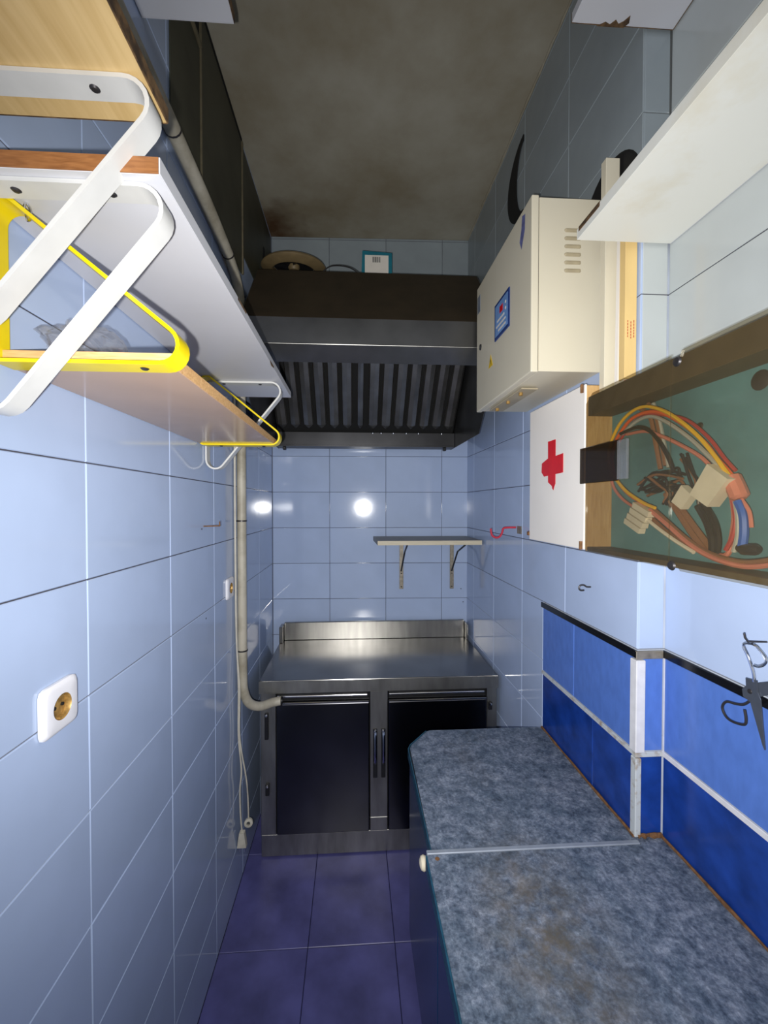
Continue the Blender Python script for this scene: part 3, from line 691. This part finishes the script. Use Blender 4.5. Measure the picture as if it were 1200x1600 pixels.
# ------------------------------------------------------------------ left wall fittings
def socket(label, y, z, w):
    t = thing('wall_socket', label, 'socket', 'white round-hole wall sockets')
    hw = w/2
    r = 0.0195; n = 48; vs = []; fs = []
    for xx, hh in ((0.0008, hw), (0.0055, hw), (0.0088, hw-0.003), (0.0100, hw-0.007), (0.0100, None)):
        for i in range(n):
            a = 2*math.pi*i/n; ca_, sa_ = math.cos(a), math.sin(a)
            q = r if hh is None else hh/(abs(ca_)**9+abs(sa_)**9)**(1/9)
            vs.append((xx, y+ca_*q, z+sa_*q))
    for j_ in range(4): fs += [(j_*n+i, j_*n+(i+1) % n, (j_+1)*n+(i+1) % n, (j_+1)*n+i) for i in range(n)]
    B().add(vs, fs).obj('plate', 'socket', t, True)
    B().lathe([(0.0195, 0.010), (0.0185, 0.0085), (0.0180, 0.002), (0.0, 0.002)], (0, y, z), (1, 0, 0), 32).obj('insert', 'brass', t, True)
    for dy in (-0.0085, 0.0085):
        B().lathe([(0.0026, 0.0015), (0.0026, 0.0046), (0.0, 0.0046)], (0, y+dy, z), (1, 0, 0), 10).obj('pin_hole', 'void', t)
    for dz in (-1, 1): B().box(0.0025, 0.0088, y-0.004, y+0.004, z+dz*0.0165-0.0015, z+dz*0.0165+0.0015).obj('earth_clip', 'brass', t)
    return settle(t)
socket('white wall socket with brown insides, nearest on the left wall', 0.645, 1.198, 0.076)
socket('white wall socket farther along the left wall beside the pipe', 1.503, 1.204, 0.076)
o = B().tube(smooth_path([(-0.001, 1.262, 1.4415), (0.046, 1.262, 1.4425), (0.0475, 1.262, 1.444), (0.0475, 1.262, 1.456)], 4), 0.0019, 8).obj('wall_hook', 'rust')
tag(o, 'bent rusty nail hook sticking out of the left wall', 'hook')

p = thing('drain_pipe', 'dirty PVC pipe running along and down the left wall', 'pipe')
B().tube(smooth_path([(0.0215, -0.55, 2.425), (0.0215, 0.40, 2.418), (0.0215, 1.02, 2.408)], 4), 0.0195, 14).obj('pipe_length', 'pvc', p, True)
B().tube(smooth_path([(0.0215, 1.022, 2.408), (0.0215, 1.25, 2.396), (0.0215, 1.45, 2.372)], 4), 0.0185, 14).obj('pipe_length', 'pvc', p, True)
B().tube(smooth_path([(0.0215, 1.452, 2.372), (0.0215, 1.54, 2.345), (0.0215, 1.588, 2.300), (0.0215, 1.600, 2.24), (0.0215, 1.602, 2.0), (0.0215, 1.602, 1.446)], 6), 0.0175, 14).obj('pipe_length', 'pvc', p, True)
B().tube(smooth_path([(0.0215, 1.602, 1.443), (0.0215, 1.602, 1.15), (0.0215, 1.604, 0.86), (0.024, 1.608, 0.78), (0.040, 1.622, 0.725), (0.075, 1.650, 0.695), (0.118, 1.690, 0.690), (0.152, 1.7005, 0.692)], 7), 0.0178, 14).obj('pipe_length', 'pvc', p, True)
B().lathe([(0.0182, -0.003), (0.0192, -0.001), (0.0192, 0.001), (0.0182, 0.003)], (0.154, 1.7007, 0.692), (1, 0.05, 0.0), 14).obj('end_ring', 'black', p, True)
for c_, ax in (((0.0215, 1.021, 2.408), (0, 1, -0.05)), ((0.0215, 1.451, 2.372), (0, 1, -0.3)), ((0.0215, 1.602, 1.4445), (0, 0, 1)), ((0.0215, 1.603, 0.940), (0, 0, 1))):
    B().lathe([(0.0180, -0.003), (0.0205, -0.002), (0.0205, 0.002), (0.0180, 0.003)], c_, ax, 14).obj('clip', 'iron', p, True)
settle(p)
ca = thing('mains_cable', 'white cable hanging beside the drain pipe with a two-pin plug', 'cable')
B().tube(smooth_path([(0.006, 1.572, 2.30), (0.006, 1.573, 1.9), (0.006, 1.572, 1.4), (0.008, 1.574, 1.0), (0.012, 1.580, 0.80), (0.010, 1.582, 0.62), (0.018, 1.590, 0.48), (0.012, 1.590, 0.40), (0.014, 1.590, 0.30), (0.019, 1.592, 0.232)], 6), 0.0032, 8).obj('cord', 'cable_white', ca, True)
B().prism([(0.0015, 0.176), (0.0365, 0.176), (0.0285, 0.233), (0.0095, 0.233)], 'y', 1.582, 1.602).obj('plug', 'cable_white', ca)
for x in (0.0095, 0.0285): B().tube([(x, 1.592, 0.1758), (x, 1.592, 0.153)], 0.0022, 8).obj('pin', 'chrome', ca, True)
settle(ca)
ca = thing('coupling_cable', 'second white cable beside the drain pipe ending in a round connector', 'cable')
B().tube(smooth_path([(0.0065, 1.5645, 2.30), (0.0065, 1.5645, 1.4), (0.009, 1.566, 1.0), (0.018, 1.5725, 0.80), (0.016, 1.5745, 0.62), (0.032, 1.60, 0.45), (0.034, 1.62, 0.36), (0.034, 1.63, 0.258)], 6), 0.0030, 8).obj('cord', 'cable_white', ca, True)
B().lathe([(0.008, 0.0), (0.0075, 0.010), (0.011, 0.010), (0.0165, 0.008), (0.0175, 0.003), (0.0165, -0.003), (0.0, -0.004)], (0.034, 1.632, 0.239), (0.1, -1, 0.1), 20).obj('connector', 'cable_white', ca, True)
B().lathe([(0.0, 0.001), (0.0078, 0.001)], (0.034, 1.6315, 0.239), (0.1, -1, 0.1), 16).obj('connector_hole', 'print_grey', ca)
settle(ca)

v = thing('vent_panel', 'greasy dark sheet-metal panels high on the left wall under the ceiling', 'panel')
B().box(0.0008, 0.004, 1.052, 1.246, 2.44, 2.845).obj('sheet', 'grease_panel', v)
B().box(0.0008, 0.005, 1.254, 1.688, 2.44, 2.965).obj('sheet', 'grease_panel', v)
B().box(0.0008, 0.004, 1.700, 2.275, 2.53, 2.965).obj('sheet', 'grease_panel', v)  # dark sheet laid over plain wall tiles; no separate panel here
B().box(0.0008, 0.003, 0.985, 1.246, 2.858, 2.968).obj('opening', 'void', v)
B().box(0.0008, 0.012, 0.985, 1.246, 2.846, 2.857, 0.001).obj('ledge', 'panel_edge', v)
B().box(0.0008, 0.009, 1.2465, 1.2535, 2.44, 2.968, 0.001).obj('edge_strip', 'panel_edge', v)
B().box(0.0008, 0.010, 1.689, 1.699, 2.44, 2.968, 0.001).obj('edge_strip', 'panel_edge', v)
B().box(0.0008, 0.008, 1.254, 1.688, 2.966, 2.975).obj('top_strip', 'void', v)
settle(v)
pr = round_poly([(2.055, 2.66), (2.105, 2.66), (2.115, 2.80), (2.085, 2.80)], 0.012, 4)
o = B().prism([(q.x, q.y) for q in pr], 'x', 0.0042, 0.006).obj('slot_opening', 'void')
tag(o, 'narrow black slot on the left wall beside the round fan', 'opening')

# ------------------------------------------------------------------ right wall: electrical box
e = thing('electrical_box', 'cream metal electrical box with control panel on the right wall', 'electrical box')
EX, EY0, EY1, EZ0, EZ1 = 0.908, 1.025, 1.488, 1.848, 2.297
B().box(EX+0.022, XA-0.001, EY0+0.004, EY1-0.004, EZ0+0.003, EZ1-0.003, 0.0015).obj('housing', 'cream_metal', e)
d = B().box(EX, EX+0.0195, EY0, EY1, EZ0, EZ1, 0.003, 2).obj('door', 'cream_metal', e)
B().box(EX+0.0192, EX+0.0225, EY0+0.006, EY1-0.006, EZ0+0.006, EZ1-0.006).obj('seal', 'iron', e)
for k in range(6):
    z = 2.212-0.0205*k
    sl = round_poly([(0.996, z-0.0048), (1.040, z-0.0048), (1.040, z+0.0048), (0.996, z+0.0048)], 0.0045, 4)
    n = len(sl); vs = [(q.x, EY0+0.0038, q.y) for q in sl]+[(1.018+(q.x-1.018)*0.9, EY0+0.0005, z+0.002+(q.y-z)*0.3) for q in sl]
    B().add(vs, [tuple(range(n, 2*n))]+[(i, (i+1) % n, n+(i+1) % n, n+i) for i in range(n)]).obj('louvre', 'slot', e)
scr = B().box(EX-0.004, EX-0.0002, 1.166, 1.288, 2.026, 2.140, 0.0015).obj('control_panel', 'blue_screen', d)
B().box(EX-0.0050, EX-0.0042, 1.176, 1.278, 2.036, 2.130).obj('panel_print', 'screen_light', scr)
B().box(EX-0.0056, EX-0.0051, 1.212, 1.238, 2.094, 2.114).obj('display', 'red', scr)
for z, y0, y1 in ((2.078, 1.20, 1.26), (2.062, 1.19, 1.268), (2.047, 1.19, 1.25)): B().box(EX-0.0056, EX-0.0051, y0, y1, z-0.003, z+0.003).obj('panel_text', 'paper', scr)
for z, y in ((2.108, 1.19), (2.09, 1.19)): B().lathe([(0.0, 0.0008), (0.004, 0.0006), (0.005, 0.0)], (EX-0.0051, y, z), (-1, 0, 0), 10).obj('button', 'paper', scr)
B().lathe([(0.0, 0.003), (0.009, 0.003), (0.011, 0.0)], (EX-0.0001, 1.442, 2.070), (-1, 0, 0), 18).obj('lock', 'black', d, True)
wt = B().prism([(1.312, 1.963), (1.352, 1.963), (1.332, 2.003)], 'x', EX-0.0012, EX-0.0003).obj('warning_triangle', 'warn', d)
B().prism([(1.334, 1.990), (1.329, 1.982), (1.332, 1.981), (1.330, 1.972), (1.336, 1.984), (1.333, 1.985)], 'x', EX-0.0018, EX-0.0013).obj('bolt_mark', 'black', wt)
st = B().add([(EX-0.0006, 1.064, 2.275), (EX-0.0006, 1.084, 2.282), (EX-0.0006, 1.089, 2.248), (EX-0.0006, 1.100, 2.222), (EX-0.0006, 1.087, 2.195), (EX-0.0006, 1.066, 2.235)], [(0,1,2,3,4,5)]).obj('sticker', 'blue_ink', d)
B().box(EX-0.0010, EX-0.0003, 1.445, 1.478, 2.20, 2.26).obj('label_plate', 'alu', d)
B().box(0.940, 0.990, 1.16, 1.44, EZ0-0.006, EZ0-0.0015, 0.001).obj('gland_plate', 'cream_dark', e)
for y in (1.20, 1.30, 1.40): B().lathe([(0.006, 0.0), (0.006, 0.008), (0.004, 0.009), (0.0, 0.009)], (0.955, y, EZ0-0.006), (0, 0, -1), 10).obj('bolt', 'brass', e, True)
settle(e)

# first-aid box
fb = thing('first_aid_box', 'white first-aid box with a red tape cross on the right wall', 'first-aid box')
FX = 1.020
B().box(FX+0.006, XA-0.001, 0.972, 1.279, 1.398, 1.800, 0.001).obj('body', 'board', fb)
d = B().box(FX, FX+0.0055, 0.970, 1.281, 1.396, 1.802, 0.0012).obj('door', 'white_box', fb)
B().prism([(1.113, 1.566), (1.120, 1.556), (1.124, 1.548), (1.130, 1.552), (1.133, 1.560), (1.156, 1.572), (1.158, 1.690), (1.113, 1.690)], 'x', FX-0.0008, FX-0.0002).obj('tape_strip', 'red', d)
B().prism([(1.070, 1.594), (1.120, 1.592), (1.180, 1.590), (1.196, 1.604), (1.194, 1.630), (1.160, 1.640), (1.070, 1.646)], 'x', FX-0.0015, FX-0.0009).obj('tape_strip', 'red', d)
for y, z in ((0.9760, 1.406), (0.9760, 1.792)): B().lathe([(0.004, -0.010), (0.004, 0.010)], (FX-0.0045, y, z), (0, 0, 1), 8).obj('hinge', 'rust', fb)
B().box(FX-0.004, FX+0.004, 1.2815, 1.292, 1.408, 1.420, 0.001).obj('catch', 'rust', fb)
settle(fb)

# acrylic-fronted wiring cabinet
ac = thing('wiring_cabinet', 'green-backed wiring cabinet with smoked acrylic front on the right wall', 'cabinet')
B().box(1.086, 1.091, 0.20, 0.964, 1.398, 1.766).obj('back_panel', 'green', ac)
B().box(1.0245, 1.0855, 0.20, 0.964, 1.722, 1.768, 0.001).obj('top_rail', 'brown_board', ac)
B().box(1.0245, 1.0855, 0.20, 0.964, 1.394, 1.404, 0.001).obj('bottom_rail', 'brown_board', ac)
B().box(1.0245, 1.0855, 0.9645, 0.969, 1.394, 1.768).obj('side_board', 'board', ac)
def sheet(poly):
    return B().prism(poly, 'x', 1.0205, 1.0235).obj('acrylic_sheet', 'smoked', ac)
sheet([(0.702, 1.393), (0.966, 1.393), (0.966, 1.752), (0.940, 1.772), (0.702, 1.772)])
sheet([(0.20, 1.391), (0.674, 1.391), (0.680, 1.399), (0.700, 1.399), (0.700, 1.766), (0.680, 1.764), (0.676, 1.774), (0.20, 1.774)])
hp = B().box(1.0145, 1.0195, 0.838, 0.982, 1.558, 1.645, 0.0015).obj('hasp', 'smoked_dark', ac)
B().box(1.0135, 1.0195, 0.806, 0.8375, 1.560, 1.643, 0.0012).obj('clear_strip', 'clear_film', ac)
for y, z in ((0.685, 1.757), (0.692, 1.398)): B().lathe([(0.0, 0.004), (0.007, 0.003), (0.009, 0.0)], (1.0203, y, z), (-1, 0, 0), 14).obj('fixing', 'iron', ac, True)
B().lathe([(0.0, 0.004), (0.012, 0.003), (0.016, 0.0)], (1.0858, 0.60, 1.700), (-1, 0, 0), 14).obj('grommet', 'iron', ac, True)
B().lathe([(0.0, 0.003), (0.006, 0.002), (0.007, 0.0)], (1.0858, 0.71, 1.650), (-1, 0, 0), 14).obj('grommet', 'iron', ac, True)
settle(ac)

wi = thing('wiring_harness', 'tangle of coloured wires with white connectors inside the acrylic cabinet', 'wires')
W_ = [
 ('w_yellow', 1.045, .0034, [(0.902,1.656),(0.874,1.687),(0.834,1.705),(0.793,1.705),(0.746,1.685),(0.704,1.656),(0.666,1.622),(0.634,1.585),(0.615,1.56),(0.604,1.547)]),
 ('w_orange', 1.050, .0036, [(0.892,1.657),(0.85,1.688),(0.802,1.695),(0.758,1.684),(0.707,1.653),(0.662,1.614),(0.634,1.580),(0.613,1.557),(0.604,1.543)]),
 ('w_red', 1.055, .0030, [(0.890,1.650),(0.85,1.680),(0.802,1.690),(0.758,1.680),(0.705,1.660),(0.658,1.620),(0.628,1.582),(0.608,1.560)]),
 ('w_grey', 1.047, .0036, [(0.869,1.663),(0.825,1.681),(0.784,1.683),(0.743,1.664),(0.694,1.629),(0.657,1.596),(0.626,1.564),(0.611,1.54)]),
 ('w_black', 1.042, .0036, [(0.868,1.663),(0.818,1.667),(0.782,1.655),(0.754,1.629),(0.731,1.596),(0.718,1.569)]),
 ('w_pink', 1.050, .0034, [(0.858,1.66),(0.799,1.656),(0.751,1.636),(0.709,1.614),(0.671,1.591),(0.65,1.573)]),
 ('w_brown', 1.070, .0045, [(0.848,1.715),(0.816,1.69),(0.8,1.637),(0.785,1.578)]),
 ('w_brown', 1.072, .0045, [(0.824,1.718),(0.804,1.695),(0.788,1.642),(0.774,1.584)]),
 ('w_grey', 1.074, .0040, [(0.812,1.716),(0.796,1.68),(0.782,1.63),(0.768,1.580)]),
 ('w_yellow', 1.045, .0034, [(0.902,1.656),(0.915,1.62),(0.905,1.58),(0.881,1.559),(0.848,1.534),(0.8,1.511),(0.766,1.5)]),
 ('w_orange', 1.050, .0036, [(0.892,1.657),(0.908,1.62),(0.900,1.58),(0.883,1.555),(0.844,1.526),(0.796,1.506)]),
 ('w_pink', 1.052, .0032, [(0.920,1.60),(0.908,1.552),(0.873,1.519),(0.822,1.496)]),
 ('w_brown', 1.050, .0045, [(0.786,1.504),(0.74,1.474),(0.698,1.447),(0.661,1.429),(0.624,1.42),(0.588,1.418),(0.551,1.426),(0.514,1.44),(0.45,1.47)]),
 ('w_pink', 1.046, .0042, [(0.782,1.496),(0.735,1.468),(0.692,1.441),(0.655,1.424),(0.618,1.415),(0.58,1.413),(0.543,1.421),(0.506,1.436),(0.44,1.466)]),
 ('w_brown', 1.056, .0045, [(0.788,1.479),(0.746,1.453),(0.696,1.434),(0.659,1.423),(0.62,1.416),(0.585,1.414),(0.553,1.422),(0.516,1.437),(0.45,1.46)]),
 ('w_white', 1.042, .0036, [(0.792,1.482),(0.752,1.460),(0.71,1.440),(0.67,1.424)]),
 ('w_pink', 1.060, .0040, [(0.79,1.493),(0.735,1.461),(0.698,1.441),(0.665,1.427),(0.628,1.424),(0.619,1.448),(0.614,1.485),(0.618,1.518)]),
 ('w_brown', 1.065, .0055, [(0.764,1.528),(0.729,1.487),(0.7,1.453),(0.674,1.43),(0.643,1.419)]),
 ('w_brown', 1.068, .0055, [(0.754,1.528),(0.712,1.481),(0.681,1.448),(0.656,1.423)]),
 ('w_blue', 1.048, .0060, [(0.597,1.512),(0.588,1.491),(0.586,1.464),(0.589,1.44)]),
 ('w_red', 1.055, .0036, [(0.612,1.513),(0.607,1.485),(0.611,1.457),(0.623,1.433)]),
 ('w_grey', 1.052, .0036, [(0.605,1.512),(0.6,1.485),(0.6,1.458),(0.606,1.432)]),
 ('w_pink', 1.052, .0030, [(0.595,1.515),(0.582,1.496),(0.578,1.472)]),
 ('w_black', 1.060, .0055, [(0.684,1.504),(0.666,1.477),(0.655,1.447),(0.654,1.424)]),
 ('w_black', 1.064, .0055, [(0.672,1.504),(0.654,1.477),(0.647,1.448),(0.65,1.424)]),
 ('w_black', 1.058, .0050, [(0.662,1.500),(0.645,1.470),(0.640,1.445),(0.643,1.424)]),
]
for (x, P) in ((1.062, [(0.823,1.544),(0.788,1.561),(0.748,1.568),(0.722,1.559)]), (1.066, [(0.818,1.529),(0.779,1.535),(0.743,1.544),(0.726,1.534)]), (1.058, [(0.796,1.565),(0.762,1.548),(0.749,1.521),(0.753,1.504)]), (1.070, [(0.735,1.596),(0.71,1.56),(0.69,1.53),(0.684,1.504)])):
    for k in range(5):
        W_.append(('w_black' if k < 4 else 'w_brown', x+random.uniform(-.006, .006), .0026, [(a+random.uniform(-.012, .012), b+random.uniform(-.010, .010)) for a, b in P]))
for mat, x, r, P in W_:
    L = smooth_path([(x, a, b) for a, b in P], 5)
    B().tube(L, r, 7).obj('wire', mat, wi, True)
def slab(name, quad, x0, x1, mat, bev=None):
    return B().prism(quad, 'x', x0, x1).obj(name, mat, wi)
slab('connector_block', [(0.667,1.524),(0.632,1.503),(0.596,1.546),(0.633,1.573)], 1.030, 1.052, 'w_white')
slab('connector_block', [(0.712,1.512),(0.690,1.498),(0.668,1.523),(0.690,1.541)], 1.034, 1.048, 'w_white')
k = B(); 
for i in range(4):
    a = Vector((0.800-0.0085*i, 1.447+0.0115*i)); 
    b_ = a+Vector((0.046, 0.020))
    off = Vector((-0.0033, 0.0105))
    k.prism([tuple(a), tuple(a+off), tuple(b_+off), tuple(b_)], 'x', 1.036, 1.050)
k.obj('plug_connector', 'w_white', wi)
B().tube(smooth_path([(1.050, 0.612, 1.552), (1.050, 0.603, 1.535), (1.050, 0.594, 1.515)], 4), [0.006]+[0.013]*7+[0.008], 10).obj('tape_wrap', 'w_pink', wi, True)
B().tube([(1.050, 0.595, 1.440), (1.048, 0.586, 1.438), (1.046, 0.566, 1.440), (1.046, 0.560, 1.440)], [0.006, 0.0085, 0.0085, 0.005], 12).obj('end_cap', 'black', wi, True)
settle(wi)

# packaging standing on the cabinet
cz = 1.7685
ct = thing('cardboard_carton', 'tall yellow cardboard carton with red print beside the wall corner', 'carton')
B().box(1.066, 1.0935, 0.892, 0.912, 1.792, 2.135, 0.0006).obj('carton', 'cardboard', ct)
for x in (1.0725, 1.0800, 1.0868):
    z = 1.925-random.uniform(0, .01)
    while z > 1.885:
        l_ = random.uniform(0.003, 0.006); B().box(x-0.0009, x+0.0009, 0.8914, 0.8919, z-l_, z).obj('print', 'print_red', ct); z -= l_+0.002
B().box(1.0665, 1.093, 0.8935, 0.911, cz, 1.7915, 0.001).obj('wrapped_end', 'paper', ct)
B().box(1.074, 1.081, 0.8928, 0.8934, 1.772, 1.784).obj('blue_mark', 'w_blue', ct)
B().box(1.0665, 1.069, 0.8928, 0.8934, 1.770, 1.789).obj('red_mark', 'w_red', ct)
settle(ct)
o = B().prism([(1.0660, cz), (1.0930, cz), (1.0930, 2.150), (1.0700, 2.150)], 'y', 0.917, 0.928).obj('white_board', 'white_box')
tag(o, 'white panel leaning upright behind the yellow carton', 'board')
o = B().box(1.0530, 1.0870, 0.946, 0.966, cz, 2.330, 0.001).obj('beige_board', 'cream_metal')
tag(o, 'beige upright board between the yellow carton and the electrical box', 'board')

# duct openings high on the right wall
n = 20; pts = []
for k in range(n+1):
    a = math.radians(88+ (272-88)*k/n); pts.append((1.525-0.15*math.cos(a), 2.75+0.15*math.sin(a)))
for k in range(n+1):
    a = math.radians(270-(270-90)*k/n); pts.append((1.520-0.066*math.cos(a), 2.75+0.128*math.sin(a)))
o = B()
m = n+1; q = pts[:m]; r_ = pts[m:][::-1]
vs = []
for (a, b), (c_, d_) in zip(q, r_): vs += [(XA-0.004, a, b), (XA-0.004, c_, d_), (XA-0.0004, a, b), (XA-0.0004, c_, d_)]
fs = []
for i in range(n):
    A, C = i*4, (i+1)*4
    fs += [(A, A+1, C+1, C), (A+2, C+2, C+3, A+3), (A, C, C+2, A+2), (A+1, A+3, C+3, C+1)]
fs += [(0, 2, 3, 1), (n*4, n*4+1, n*4+3, n*4+2)]
o = o.add(vs, fs).obj('duct_opening', 'void'); tag(o, 'black crescent-shaped duct gap on the right wall above the electrical box', 'opening')
o = B().lathe([(0.0, 0.003), (0.110, 0.003), (0.115, 0.0005)], (XA, 1.000, 2.246), (-1, 0, 0), 36).obj('duct_opening', 'void')
tag(o, 'round black duct hole behind the near top of the electrical box', 'opening')

# ------------------------------------------------------------------ hooks and scissors on the right wall
hk = thing('red_hook', 'red coated hook with a small metal plate on the right wall', 'hook')
B().tube(smooth_path([(XA-0.0006, 1.578, 1.417), (1.060, 1.583, 1.416), (1.047, 1.585, 1.411), (1.043, 1.586, 1.395), (1.034, 1.588, 1.380), (1.020, 1.590, 1.376), (1.006, 1.592, 1.384), (1.001, 1.593, 1.400), (1.000, 1.593, 1.412)], 6), 0.0040, 10).obj('wire', 'red_hook', hk, True)
B().box(XA-0.003, XA-0.0004, 1.520, 1.560, 1.394, 1.424, 0.001).obj('plate', 'galv', hk)
settle(hk)
o = B().tube(smooth_path([(XA-0.0006, 1.064, 1.284), (1.085, 1.066, 1.284), (1.079, 1.070, 1.288), (1.070, 1.072, 1.286), (1.067, 1.072, 1.279), (1.071, 1.071, 1.2735), (1.080, 1.069, 1.274)], 5), 0.0022, 8).obj('cup_hook', 'iron', None, True)
tag(o, 'small dark curled cup hook on the pale tiles below the first-aid box', 'hook')

o = thing('wall_nail', 'rusty nail and plug holding the scissors', 'nail')
B().tube([(XB-0.0005, 0.652, 1.272), (1.128, 0.655, 1.272), (1.124, 0.656, 1.278), (1.123, 0.657, 1.286)], 0.0016, 8).obj('nail', 'iron', o, True)
B().lathe([(0.006, 0.0), (0.006, 0.006), (0.003, 0.008), (0.0, 0.008)], (XB-0.0005, 0.637, 1.280), (-1, 0, 0), 10).obj('wall_plug', 'rust', o)
settle(o)
sc = thing('scissors', 'open dark steel scissors hanging on the royal blue wall', 'scissors')
X1, X2 = 1.1345, 1.1385
B().tube(smooth_path([(X1,y,z) for y, z in [(0.649,1.205),(0.651,1.221),(0.661,1.245),(0.669,1.259),(0.664,1.266),(0.650,1.268),(0.641,1.263),(0.630,1.252),(0.632,1.242),(0.642,1.234),(0.649,1.233)]], 5), 0.0022, 8).obj('handle', 'chrome', sc, True)
B().tube(smooth_path([(X2,y,z) for y, z in [(0.655,1.173),(0.670,1.156),(0.686,1.149),(0.704,1.144),(0.712,1.130),(0.705,1.117),(0.691,1.114),(0.670,1.120),(0.666,1.130),(0.669,1.147)]], 5), 0.0022, 8).obj('handle', 'iron', sc, True)
B().prism([(0.663,1.206),(0.644,1.209),(0.642,1.190),(0.637,1.180),(0.6285,1.100),(0.632,1.106),(0.654,1.168),(0.667,1.172),(0.669,1.184),(0.662,1.192)], 'x', X1-0.0015, X1+0.0008).obj('blade', 'blade', sc)
B().prism([(0.660,1.166),(0.668,1.184),(0.645,1.205),(0.585,1.238),(0.580,1.236),(0.606,1.206),(0.640,1.184)], 'x', X2-0.0022, X2-0.0002).obj('blade', 'blade', sc)
B().lathe([(0.0, 0.0018), (0.0035, 0.0012), (0.0042, 0.0)], (X1-0.0015, 0.655, 1.186), (-1, 0, 0), 12).obj('pivot', 'iron', sc, True)
settle(sc)

# ------------------------------------------------------------------ small marks on the walls
def hole(wall, pos, ax, r=0.003):
    B().lathe([(r, 0.0004), (0.0, 0.0004)], pos, ax, 10).obj('drill_hole', 'void', wall)
hole(wl, (0.0005, 1.275, 1.157), (1, 0, 0)); hole(wl, (0.0005, 1.245, 1.434), (1, 0, 0))
hole(wb, (1.062, -0.0005, 1.030), (0, -1, 0)); hole(wb, (1.075, -0.0005, 0.955), (0, -1, 0))
s_ = B(); n = 9
s_.tube([(XA+0.002+k*(XB-XA-0.008)/(n-1), YS-0.006+random.uniform(-.002, .002), 0.7545+random.uniform(-.001, .002)) for k in range(n)], [0.0035+random.uniform(-.001, .003) for _ in range(n)], 6)
tag(s_.obj('sealant', 'rust'), 'crumbling rusty sealant across the wall corner behind the worktop joint', 'sealant')
